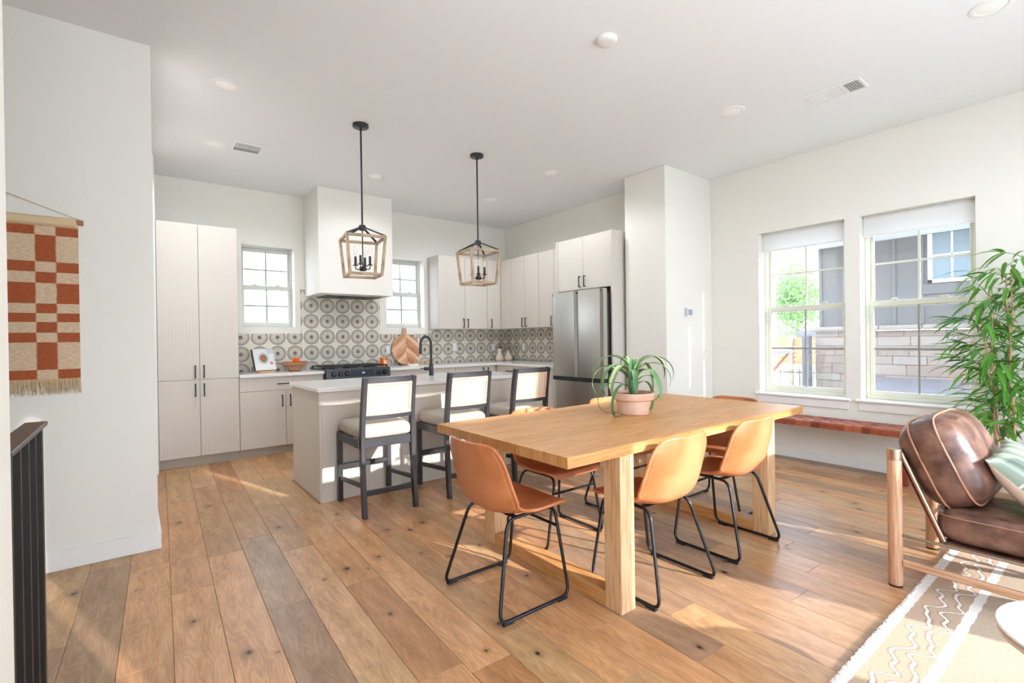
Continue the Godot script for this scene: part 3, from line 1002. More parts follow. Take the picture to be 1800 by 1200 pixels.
func tile_field(parent: Node3D, rects: Array, u0: float, v0: float, m: Array, place: Callable) -> void:
	var pt := 0.2025
	for r in rects:
		for i in range(floori((r[0] - u0) / pt), ceili((r[2] - u0) / pt)):
			for j in range(floori((r[1] - v0) / pt), ceili((r[3] - v0) / pt)):
				var a := Vector2(maxf(r[0], u0 + i * pt), maxf(r[1], v0 + j * pt))
				var b := Vector2(minf(r[2], u0 + (i + 1) * pt), minf(r[3], v0 + (j + 1) * pt))
				if b.x - a.x < 0.008 or b.y - a.y < 0.008:
					continue
				var g := 0.0009
				var mb := MB.new()
				var q := [Vector2(a.x + g, a.y + g), Vector2(b.x - g, a.y + g), Vector2(b.x - g, b.y - g), Vector2(a.x + g, b.y - g)]
				var pts := []
				var back := []
				var uv := []
				for p in q:
					pts.append(place.call(p.x, p.y, 0.008))
					back.append(place.call(p.x, p.y, 0.0))
					uv.append(Vector2((p.x - u0) / pt - i, 1.0 - ((p.y - v0) / pt - j)))
				var nn: Vector3 = (place.call(0, 0, 1.0) - place.call(0, 0, 0.0))
				mb.flat(pts, nn, uv)
				for k in 4:
					var l := (k + 1) % 4
					var side: Vector3 = ((pts[k] + pts[l]) * 0.5 - (pts[0] + pts[2]) * 0.5).normalized()
					mb.flat([pts[k], pts[l], back[l], back[k]], side, [uv[k], uv[l], uv[l], uv[k]])
				put("tile", mb, m[(i * 3 + j * 5) % m.size()] if i >= 0 and j >= 0 else m[0], parent)


func backsplash() -> void:
	var m := mat(Color.WHITE, 0.5)
	m.albedo_texture = tile_texture()
	m.texture_repeat = false
	var grout := mat(rgb(214, 206, 192), 0.9)
	var ms := [m, tinted(m, Color(0.975, 0.97, 0.96)), tinted(m, Color(0.95, 0.955, 0.955))]
	var t := thing("backsplash", "cream backsplash of patterned tiles with dark sunburst medallions behind the stove", "backsplash")
	put("grout", MB.new().span(V(0.905, 0.924, WZ), V(1.69, 1.384, WZ + 0.003)).span(V(1.69, 0.90, WZ), V(2.745, 1.95, WZ + 0.003)).span(V(2.745, 0.924, WZ), V(3.512, 1.372, WZ + 0.003)).span(V(3.512, 0.924, WZ), V(4.965, 1.438, WZ + 0.003)), grout, t)
	tile_field(t, [[0.905, 0.924, 1.69, 1.384], [1.69, 0.90, 2.745, 1.95], [2.745, 0.924, 3.512, 1.372], [3.512, 0.924, 4.956, 1.438]], 1.209 - 0.2025 * 2, 1.338 - 0.2025 * 3, ms, func(a, b, d): return V(a, b, WZ + 0.002 + d))
	t = thing("backsplash", "cream backsplash of patterned tiles on the refrigerator side wall", "backsplash")
	put("grout", MB.new().span(V(4.962, 0.924, -6.597), V(4.965, 1.438, -4.68)), grout, t)
	tile_field(t, [[4.69, 0.924, 6.59, 1.438]], 5.289 - 0.2025 * 4, 1.337 - 0.2025 * 3, ms, func(a, b, d): return V(4.963 - d, b, -a))
	# outlets
	var spots := [[V(3.955, 1.162, WZ + 0.0105), 0.0, "white outlet in the tiles below the two-door upper cabinet"], [V(4.69, 1.15, WZ + 0.0105), 0.0, "white outlet in the tiles above the pale gourd vases"], [V(4.954, 1.148, -6.12), -PI / 2, "white outlet in the tiles on the refrigerator side wall"], [V(2.865, 1.148, WZ + 0.0105), 0.0, "white outlet in the tiles left of the round cutting board"]]
	for s in spots:
		var o := thing("outlet", s[2], "outlet", s[0], s[1], "outlets in the backsplash")
		put("cover_plate", MB.new().box(V(0, 0, 0.003), V(0.072, 0.116, 0.006), 0.002), M.white_plastic, o)
		for y in [-0.021, 0.021]:
			put("socket", MB.new().box(V(0, y, 0.0065), V(0.034, 0.028, 0.003), 0.001), M.white_plastic, o)


# ------------------------------------------------------------------ island and stools
func island() -> void:
	var t := thing("kitchen_island", "long pale wood-grain kitchen island with end panel", "island", Vector3.ZERO)
	put("body", MB.new().span(V(1.165, 0.0, -4.79), V(3.20, 0.874, -4.003)), M.cab2, t)
	put("end_panel", MB.new().span(V(1.147, 0, -4.80), V(1.165, 0.874, -3.985), 0.0015, 1), M.cab, t)
	put("end_panel", MB.new().span(V(3.20, 0, -4.80), V(3.218, 0.874, -3.985), 0.0015, 1), M.cab, t)
	for k in 3:
		put("back_panel", MB.new().span(V(1.166 + k * 0.678, 0, -4.003), V(1.166 + (k + 1) * 0.678 - 0.001, 0.874, -3.985), 0.001, 1), M.cab, t)
	put("floor_trim", MB.new().span(V(1.133, 0, -4.80), V(1.147, 0.012, -3.973), 0.004), M.walnut_dark, t)
	tag(put("island_countertop", MB.new().span(V(1.128, 0.874, -4.83), V(3.24, 0.908, -3.958), 0.003), M.quartz), "white quartz countertop on the kitchen island", "countertop")
	# gooseneck faucet
	var f := thing("faucet", "matte black gooseneck faucet on the island", "faucet", V(2.455, 0.908, -4.57))
	put("base", MB.new().lathe(Vector3.ZERO, [Vector2(0.027, 0), Vector2(0.027, 0.006), Vector2(0.0225, 0.008), Vector2(0.0225, 0.118), Vector2(0.0, 0.120)], 20), M.blackpaint, f)
	var arc := [V(0, 0.11, 0), V(0, 0.30, 0)]
	for i in 13:
		var a := PI * i / 12.0
		arc.append(V(-0.062 + 0.062 * cos(a), 0.33 + 0.072 * sin(a), 0.012 * i / 12.0))
	put("spout", MB.new().tube(arc + [V(-0.126, 0.30, 0.012)], 0.0135, 12), M.blackpaint, f)
	put("spray_head", MB.new().tube([V(-0.125, 0.315, 0.012), V(-0.128, 0.225, 0.012)], [0.0145, 0.0165], 14), M.blackpaint, f)
	var l := put("valve", MB.new().tube([V(0, 0.072, 0), V(-0.075, 0.072, 0)], 0.020, 14), M.blackpaint, f)
	put("lever", MB.new().tube([V(-0.065, 0.076, 0), V(-0.128, 0.079, 0.004)], 0.005, 8), M.blackpaint, l)
	stools()


func cane_texture() -> ImageTexture:
	return picture(128, 128, func(u: float, v: float) -> Color:
		var k := 8.0
		var d := 1.0
		for a in [0.0, PI / 4, PI / 2, 3 * PI / 4]:
			var s: float = (u * cos(a) + v * sin(a)) * k * (1.0 if a == 0.0 or a == PI / 2 else sqrt(2.0))
			d = minf(d, absf(fposmod(s, 1.0) - 0.5))
		return rgb(222, 199, 174).lerp(rgb(204, 174, 146), clampf((d - 0.10) * 7.0, 0.0, 1.0)))


func stools() -> void:
	var cane := mat(Color.WHITE, 0.75)
	cane.albedo_texture = cane_texture()
	cane.uv1_scale = V(5.0, 4.0, 1)
	cane.backlight_enabled = true
	cane.backlight = Color(0.5, 0.42, 0.32)
	var t := thing("counter_stool", "black counter stool with cane back, nearest the free end of the island", "stool", V(1.496, 0, -3.700), 0.0, "counter stools")
	# local axes: +z is the back of the stool (towards the table)
	var curve := func(x: float) -> float: return 0.026 * (1.0 - pow(x / 0.2, 2.0))     # the back bows away from the sitter
	for s in [-1.0, 1.0]:
		var p := [V(s * 0.201, 0.0, 0.262), V(s * 0.199, 0.22, 0.240), V(s * 0.197, 0.50, 0.222), V(s * 0.195, 0.66, 0.228), V(s * 0.192, 0.85, 0.250), V(s * 0.190, 1.008, 0.280)]
		var mb := MB.new()
		for i in 24:
			var a: Vector3 = spline(p, i / 24.0)
			var b: Vector3 = spline(p, (i + 1) / 24.0)
			var w := 0.032 if i > 6 else lerpf(0.028, 0.032, i / 6.0)
			mb.bar(a - (b - a) * 0.04, b + (b - a) * 0.04, 0.032, w + 0.012, 0.002)
		put("rear_leg", mb, M.blackpaint, t)
		put("front_leg", MB.new().bar(V(s * 0.205, 0.0, -0.248), V(s * 0.205, 0.555, -0.242), 0.036, 0.036, 0.003), M.blackpaint, t)
		put("side_stretcher", MB.new().bar(V(s * 0.203, 0.185, -0.235), V(s * 0.199, 0.225, 0.235), 0.020, 0.034, 0.003), M.blackpaint, t)
		put("side_apron", MB.new().span(V(s * 0.215 - 0.012, 0.495, -0.24), V(s * 0.215 + 0.002 * s, 0.560, 0.22), 0.003), M.blackpaint, t)
	put("front_apron", MB.new().span(V(-0.19, 0.495, -0.258), V(0.19, 0.560, -0.236), 0.003), M.blackpaint, t)
	put("rear_apron", MB.new().span(V(-0.185, 0.492, 0.205), V(0.185, 0.560, 0.232), 0.003), M.blackpaint, t)
	put("footrest", MB.new().span(V(-0.195, 0.255, -0.256), V(0.195, 0.295, -0.232), 0.003), M.blackpaint, t)
	put("rear_stretcher", MB.new().span(V(-0.195, 0.148, 0.226), V(0.195, 0.186, 0.250), 0.003), M.blackpaint, t)
	# seat cushion
	put("seat", MB.new().blob(V(0, 0.604, -0.012), V(0.222, 0.056, 0.252), V(8, 3.0, 8), Basis(), 12), M.linen, t)
	# curved back rails
	for y in [[0.700, 0.732, 0.232], [0.968, 1.010, 0.273]]:
		var mb := MB.new()
		for i in 14:
			var x0 := lerpf(-0.178, 0.178, i / 14.0)
			var x1 := lerpf(-0.178, 0.178, (i + 1) / 14.0)
			mb.bar(V(x0 - 0.0006, (y[0] + y[1]) * 0.5, y[2] + curve.call(x0)), V(x1 + 0.0006, (y[0] + y[1]) * 0.5, y[2] + curve.call(x1)), y[1] - y[0], 0.024, 0.0, Vector3.UP)
		put("back_rail", mb, M.blackpaint, t)
	# cane panel in its own pale frame
	var back := func(x: float, y: float, d: float) -> Vector3: return V(x, y, lerpf(0.232, 0.273, (y - 0.716) / 0.273) + curve.call(x) + d)
	var cp := put("cane_panel", MB.new().grid(12, 4, func(u, v): return back.call(lerpf(-0.172, 0.172, u), lerpf(0.735, 0.966, v), 0.002), 1.0), cane, t)
	var cf := MB.new()
	for i in 12:
		var x0 := lerpf(-0.176, 0.176, i / 12.0)
		var x1 := lerpf(-0.176, 0.176, (i + 1) / 12.0)
		for y in [0.740, 0.961]:
			cf.bar(back.call(x0 - 0.0005, y, 0.004), back.call(x1 + 0.0005, y, 0.004), 0.018, 0.014, 0.0, Vector3.UP)
	for s in [-1.0, 1.0]:
		cf.bar(back.call(s * 0.166, 0.735, 0.004), back.call(s * 0.166, 0.967, 0.004), 0.018, 0.014, 0.002)
	put("cane_frame", cf, M.cane_frame, cp)
	dup(t, V(2.197, 0, -3.700), 0.0, "black counter stool with cane back, the middle one at the island")
	dup(t, V(2.868, 0, -3.700), 0.0, "black counter stool with cane back, nearest the refrigerator")


# ------------------------------------------------------------------ dining table and chairs
func dining() -> void:
	var t := thing("dining_table", "long honey oak dining table with rectangular frame legs", "table", Vector3.ZERO)
	var z0 := -2.570
	var wz := (2.570 - 1.475) / 7.0
	var top := MB.new().span(V(1.42, 0.727, -2.570), V(3.69, 0.770, -1.475))
	put("tabletop", top, M.oak, t)
	var ms := [M.oak, M.oak2, M.oak4, M.oak, M.oak2, M.oak, M.oak4]
	for i in 7:
		var mb := MB.new()
		mb.uvo = Vector2(i * 0.37, i * 0.211)
		mb.span(V(1.418, 0.7265, z0 + i * wz + (0.0003 if i else -0.002)), V(3.692, 0.776, z0 + (i + 1) * wz - (0.0003 if i < 6 else -0.002)), 0.0012)
		put("board", mb, ms[i], t)
	for x in [1.748, 3.168]:
		for z in [-1.4735, -2.4715]:
			put("leg", MB.new().span(V(x, 0.0, z - 0.100), V(x + 0.098, 0.7262, z), 0.002, 1), M.oak3, t)
		put("floor_runner", MB.new().span(V(x + 0.001, 0.0, -2.4717), V(x + 0.097, 0.072, -1.5733), 0.002, 2), M.oak, t)
		put("top_runner", MB.new().span(V(x + 0.001, 0.690, -2.4717), V(x + 0.097, 0.7262, -1.5733), 0.002, 2), M.oak, t)
	chairs()


func shell_point(u: float, v: float, d: float) -> Vector3:   # moulded bucket: u across -1..1, v from seat front to back top, d outwards; +x is forward
	var f: float = spline([0.232, 0.222, 0.170, 0.085, 0.0, -0.080, -0.140, -0.180, -0.203, -0.219, -0.232], v)
	var y: float = spline([0.436, 0.460, 0.464, 0.456, 0.447, 0.447, 0.468, 0.530, 0.615, 0.700, 0.786], v)
	var w: float = spline([0.165, 0.205, 0.218, 0.226, 0.230, 0.234, 0.237, 0.237, 0.232, 0.224, 0.178], v)
	var lift: float = spline([0.0, 0.002, 0.006, 0.012, 0.024, 0.046, 0.068, 0.076, 0.070, 0.058, 0.044], v)
	var e := 0.01
	var f2: float = spline([0.232, 0.222, 0.170, 0.085, 0.0, -0.080, -0.140, -0.180, -0.203, -0.219, -0.232], minf(v + e, 1.0))
	var y2: float = spline([0.436, 0.460, 0.464, 0.456, 0.447, 0.447, 0.468, 0.530, 0.615, 0.700, 0.786], minf(v + e, 1.0))
	if v + e > 1.0:
		f2 = f - 0.0013 * 10; y2 = y + 0.0085 * 10
	var tg := Vector2(f2 - f, y2 - y).normalized()
	var nn := Vector2(tg.y, -tg.x)      # inwards: up on the seat, forward on the back
	if nn.y < 0.0 and absf(nn.y) > absf(nn.x): nn = -nn
	var a := pow(absf(u), 2.6) * lift - d
	var drop := pow(absf(u), 6.0) * 0.018 * smoothstep(0.93, 1.0, v)      # rounded top corners
	return V(f + nn.x * a, y + nn.y * a - drop, u * w)


func chairs() -> void:
	var t := thing("dining_chair", "tan leather dining chair at the near end of the table, seen from behind", "chair", V(1.468, 0, -1.990), 0.0, "tan leather dining chairs")
	var inner := func(u, v): return shell_point(u * 2.0 - 1.0, v, -0.006)
	var outer := func(u, v): return shell_point(u * 2.0 - 1.0, v, 0.010)
	var sh := MB.new().grid(20, 30, outer, 1.0, Vector2(0.5, 0.9))
	put("shell", fix_normals(sh, V(0.03, 0.62, 0), false), M.leather, t)
	put("seat_pad", fix_normals(MB.new().grid(20, 30, inner, 1.0, Vector2(0.5, 0.9)), V(0.03, 0.62, 0), true), M.leather, t)
	# rolled edge and stitching
	var rim := []
	var st := []
	for i in 41: rim.append(shell_point(1.0, i / 40.0, 0.002))
	for i in range(1, 20): rim.append(shell_point(1.0 - i * 0.1, 1.0, 0.002))
	for i in 41: rim.append(shell_point(-1.0, 1.0 - i / 40.0, 0.002))
	for i in range(1, 20): rim.append(shell_point(-1.0 + i * 0.1, 0.0, 0.002))
	put("edge_binding", MB.new().tube(rim, 0.0088, 8, true), M.leather, t)
	var sm := MB.new()
	for s in [-1.0, 1.0]:
		for i in range(4, 60):
			var a := shell_point(s * 0.955, i / 62.0, 0.0105)
			var b := shell_point(s * 0.955, (i + 0.55) / 62.0, 0.0105)
			sm.bar(a, b, 0.002, 0.002, 0.0)
	put("stitching", sm, M.stitch, t)
	for s in [-1.0, 1.0]:
		var loop := bend([V(-0.100, 0.428, s * 0.160), V(-0.213, 0.0125, s * 0.243), V(0.213, 0.0125, s * 0.243), V(0.196, 0.432, s * 0.160)], 0.055, true, 6)
		var fr := put("frame_loop", MB.new().tube(loop, 0.0085, 10, true), M.tube, t)
		for x in [-0.165, 0.165]:
			put("glide", MB.new().box(V(x, 0.008, s * 0.243), V(0.060, 0.016, 0.022), 0.004), M.rubber, fr)
	put("cross_bar", MB.new().tube([V(0.199, 0.335, -0.179), V(0.199, 0.335, 0.179)], 0.0075, 10), M.tube, t)
	put("seat_bracket", MB.new().box(V(0.12, 0.434, 0), V(0.03, 0.006, 0.33), 0.001).box(V(-0.05, 0.430, 0), V(0.03, 0.006, 0.33), 0.001), M.tube, t)
	dup(t, V(2.143, 0, -1.588), PI / 2, "tan leather dining chair on the camera side, nearest the near table leg")
	dup(t, V(2.886, 0, -1.592), PI / 2, "tan leather dining chair on the camera side, nearer the window bench")
	dup(t, V(2.160, 0, -2.385), -PI / 2, "tan leather dining chair on the island side, in front of the far stool")
	dup(t, V(2.975, 0, -2.45), -PI / 2, "tan leather dining chair on the island side, behind the potted air plant")
	dup(t, V(3.530, 0, -1.975), PI, "tan leather dining chair at the far end of the table by the windows")


func fix_normals(mb: MB, centre: Vector3, towards: bool) -> MB:   # turn a sheet's normals towards or away from a point
	var flip := false
	var s := 0.0
	for i in mb.v.size():
		s += mb.n[i].dot(centre - mb.v[i])
	flip = (s > 0.0) != towards
	if flip:
		for i in mb.n.size():
			mb.n[i] = -mb.n[i]
		for i in range(0, mb.ix.size(), 3):
			var k := mb.ix[i + 1]
			mb.ix[i + 1] = mb.ix[i + 2]
			mb.ix[i + 2] = k
	return mb


# ------------------------------------------------------------------ bench
func bench() -> void:
	var z0 := -2.62
	var z1 := -1.20
	var t := thing("woven_bench", "low bench with a woven reddish leather strap seat under the windows", "bench", Vector3.ZERO)
	var x0 := 5.045
	var x1 := 5.405
	put("rail", MB.new().span(V(x0 + 0.006, 0.408, z0), V(x0 + 0.05, 0.452, z1), 0.006, 2), M.walnut, t)
	put("rail", MB.new().span(V(x1 - 0.05, 0.408, z0), V(x1 - 0.006, 0.452, z1), 0.006, 2), M.walnut, t)
	put("rail", MB.new().span(V(x0 + 0.05, 0.408, z0), V(x1 - 0.05, 0.452, z0 + 0.045), 0.006, 0), M.walnut, t)
	put("rail", MB.new().span(V(x0 + 0.05, 0.408, z1 - 0.045), V(x1 - 0.05, 0.452, z1), 0.006, 0), M.walnut, t)
	for x in [x0 + 0.03, x1 - 0.03]:
		for z in [z0 + 0.04, z1 - 0.04]:
			put("leg", MB.new().bar(V(x, 0, z), V(x, 0.408, z), 0.042, 0.042, 0.004), M.strap2, t)
	var ms := [M.strap, M.strap2, M.strap3, M.strap]
	var n := 21
	var pz := (z1 - z0) / n
	var nl := 5
	var px := (x1 - x0 - 0.02) / nl
	for i in n:          # straps across, wrapped over both rails
		var zc := z0 + (i + 0.5) * pz
		var mb := MB.new()
		var hw := pz * 0.46
		var prof := [V(x0 + 0.001, 0.404, 0), V(x0 + 0.001, 0.448, 0), V(x0 + 0.008, 0.4575, 0)]
		for j in nl * 4 + 1:
			var x := x0 + 0.012 + (x1 - x0 - 0.024) * j / (nl * 4.0)
			prof.append(V(x, 0.4575 + 0.0032 * sin(PI * (j / 4.0 + i)) , 0))
		prof.append_array([V(x1 - 0.001, 0.448, 0), V(x1 - 0.001, 0.404, 0)])
		for k in prof.size() - 1:
			var a: Vector3 = prof[k] + V(0, 0, zc)
			var b: Vector3 = prof[k + 1] + V(0, 0, zc)
			mb.bar(a - (b - a) * 0.03, b + (b - a) * 0.03, hw * 2.0, 0.0035, 0.0, V(0, 0, 1))
		put("strap", mb, ms[(i * 7 + i / 3) % 4], t)
	for j in nl:        # straps lengthwise, over and under
		var xc := x0 + 0.01 + (j + 0.5) * px
		var mb := MB.new()
		for k in n * 2:
			var a := V(xc, 0.4575 - 0.0034 * sin(PI * (j + 0.5 + (k * 0.5 - 0.5))) , z0 + 0.02 + (z1 - z0 - 0.04) * k / (n * 2.0))
			var b := V(xc, 0.4575 - 0.0034 * sin(PI * (j + 0.5 + (k * 0.5))) , z0 + 0.02 + (z1 - z0 - 0.04) * (k + 1) / (n * 2.0))
			mb.bar(a, b, px * 0.9, 0.0035, 0.0)
		put("strap", mb, ms[(j + 2) % 4], t)


# ------------------------------------------------------------------ armchair
func armchair() -> void:
	var t := thing("armchair", "brown leather lounge chair with a pale wood frame", "armchair", V(3.38, 0, -0.785))
	# local axes: x across (-0.35 is the side towards the table), +z towards the front
	var hw := 0.345
	for s in [-1.0, 1.0]:
		var lg := put("leg", MB.new().lathe(V(s * hw, 0, 0), [Vector2(0, 0.006), Vector2(0.028, 0.006), Vector2(0.0305, 0.012), Vector2(0.0305, 0.64), Vector2(0, 0.64)], 22), M.walnut, t)
		put("foot_pad", MB.new().lathe(V(s * hw, 0, 0), [Vector2(0.029, 0), Vector2(0.029, 0.012)], 18), M.rubber, lg)
		put("cap", MB.new().lathe(V(s * hw, 0, 0), [Vector2(0.031, 0.636), Vector2(0.031, 0.690), Vector2(0.029, 0.693), Vector2(0, 0.693)], 22), M.bronze, lg)
		lg = put("leg", MB.new().lathe(V(s * hw, 0, 0.80), [Vector2(0, 0.019), Vector2(0.028, 0.019), Vector2(0.0305, 0.025), Vector2(0.0305, 0.56), Vector2(0, 0.56)], 22), M.walnut, t)
		put("foot_pad", MB.new().lathe(V(s * hw, 0, 0.80), [Vector2(0.029, 0.0135), Vector2(0.029, 0.025)], 18), M.rubber, lg)
		put("side_rail", MB.new().bar(V(s * hw, 0.124, 0.028), V(s * hw, 0.124, 0.775), 0.024, 0.036, 0.006, Vector3.RIGHT), M.walnut, t)
		put("seat_rod", MB.new().tube([V(s * hw, 0.262, 0.028), V(s * hw, 0.262, 0.775)], 0.0075, 10), M.bronze, t)
		put("back_rod", MB.new().tube([V(s * (hw - 0.045), 0.672, 0.012), V(s * (hw - 0.045), 0.255, 0.185)], 0.011, 12), M.bronze, t)
	put("top_rod", MB.new().tube([V(-hw, 0.668, 0.004), V(hw, 0.668, 0.004)], 0.012, 12), M.bronze, t)
	put("lower_rod", MB.new().tube([V(-hw, 0.262, 0.185), V(hw, 0.262, 0.185)], 0.009, 12), M.bronze, t)
	put("front_rod", MB.new().tube([V(-hw, 0.262, 0.74), V(hw, 0.262, 0.74)], 0.009, 12), M.bronze, t)
	# slings
	for k in 3:
		put("back_strap", MB.new().bar(V(-0.275 + k * 0.27, 0.660, -0.004), V(-0.275 + k * 0.27, 0.258, 0.170), 0.06, 0.004, 0.0, Vector3.RIGHT), M.strap2, t)
	put("seat_sling", MB.new().span(V(-hw + 0.035, 0.250, 0.19), V(hw - 0.035, 0.262, 0.735), 0.004), M.brown, t)
	# cushions: boxed, with piping
	var seat := put("seat_cushion", MB.new().blob(V(0, 0.345, 0.465), V(0.315, 0.082, 0.325), V(9, 3.4, 9), Basis(), 14), M.brown, t)
	var pp := []
	for i in 48:
		var a := TAU * i / 48.0
		pp.append(V(0.313 * signf(cos(a)) * pow(absf(cos(a)), 0.22), 0.394, 0.465 + 0.323 * signf(sin(a)) * pow(absf(sin(a)), 0.22)))
	put("piping", MB.new().tube(pp, 0.0028, 6, true), M.seam, seat)
	var lean := Basis(Vector3.RIGHT, deg_to_rad(-23.0))
	var bc := V(0, 0.628, 0.160)
	var back := MB.new().blob(bc, V(0.305, 0.226, 0.150), V(5.5, 3.6, 2.3), lean, 18)
	# soft folds in the leather
	var fn := FastNoiseLite.new()
	fn.frequency = 9.0
	fn.seed = 4
	for i in back.v.size():
		back.v[i] += back.n[i] * (fn.get_noise_3dv(back.v[i] * V(1.0, 0.7, 1.0)) * 0.008 + 0.004 * sin(back.v[i].y * 60.0 + fn.get_noise_3dv(back.v[i]) * 5.0) * smoothstep(0.03, 0.13, absf((back.v[i] - bc).x) - 0.2))
	var bcm := put("back_cushion", back, M.brown, t)
	for dz in [-0.055, 0.055]:
		pp = []
		for i in 56:
			var a := TAU * i / 56.0
			var sc := pow(1.0 - pow(absf(dz) / 0.150, 2.3), 0.235)
			var q := V(0.309 * sc * signf(cos(a)) * pow(absf(cos(a)), 0.364), 0.230 * sc * signf(sin(a)) * pow(absf(sin(a)), 0.556), dz)
			pp.append(bc + lean * q)
		put("piping", MB.new().tube(pp, 0.0052, 6, true), M.seam, bcm)
	pillow()


func pillow() -> void:
	var green := mat(Color.WHITE, 0.95)
	green.albedo_texture = picture(192, 192, func(u: float, v: float) -> Color:
		var c := rgb(134, 146, 128)
		var b := fposmod(v * 5.0, 1.0)
		if b > 0.72: c = rgb(112, 124, 108)
		elif b > 0.36 and b < 0.60: c = rgb(162, 170, 158)
		if absf(u - 0.36) < 0.010 or absf(u - 0.40) < 0.006: c = rgb(226, 224, 204)
		if absf(v - 0.55) < 0.008: c = rgb(196, 200, 184)
		if u > 0.66 and v > 0.05 and v < 0.5: c = rgb(214, 168, 84) if u > 0.7 else rgb(224, 196, 130)
		var n := sin(u * 700.0) * sin(v * 700.0)
		return c.lightened(0.04 * n) if n > 0 else c.darkened(-0.05 * n))
	var cream := mat(rgb(236, 220, 206), 0.95)
	# leans on the back cushion of the armchair: u runs down its face, v across the chair
	var o := V(3.135, 0.668, -0.474)
	var down := V(0.0, -0.70, 0.71).normalized()
	var over := V(0.99, 0.13, 0.03).normalized()
	var out := over.cross(down).normalized()
	if out.y < 0: out = -out
	var t := thing("throw_pillow", "green plaid throw pillow with a cream back leaning in the lounge chair", "pillow")
	var at := func(u: float, v: float, s: float) -> Vector3:
		var a := u * 2.0 - 1.0
		var b := v * 2.0 - 1.0
		var th := 0.085 * pow(maxf(0.0, 1.0 - pow(absf(a), 2.4)), 0.62) * pow(maxf(0.0, 1.0 - pow(absf(b), 2.4)), 0.62)
		var k := 1.0 - 0.05 * (1.0 - a * a) * absf(b)
		var k2 := 1.0 - 0.05 * (1.0 - b * b) * absf(a)
		return o + down * 0.215 * (1.0 + a * k2) + over * 0.215 * (1.0 + b * k) + out * th * s + out * 0.012
	put("front_cover", fix_normals(MB.new().grid(20, 20, func(u, v): return at.call(u, v, 1.0)), o + (down + over) * 0.215 - out, false), green, t)
	put("back_cover", fix_normals(MB.new().grid(20, 20, func(u, v): return at.call(u, v, -1.15)), o + (down + over) * 0.215 + out, false), cream, t)


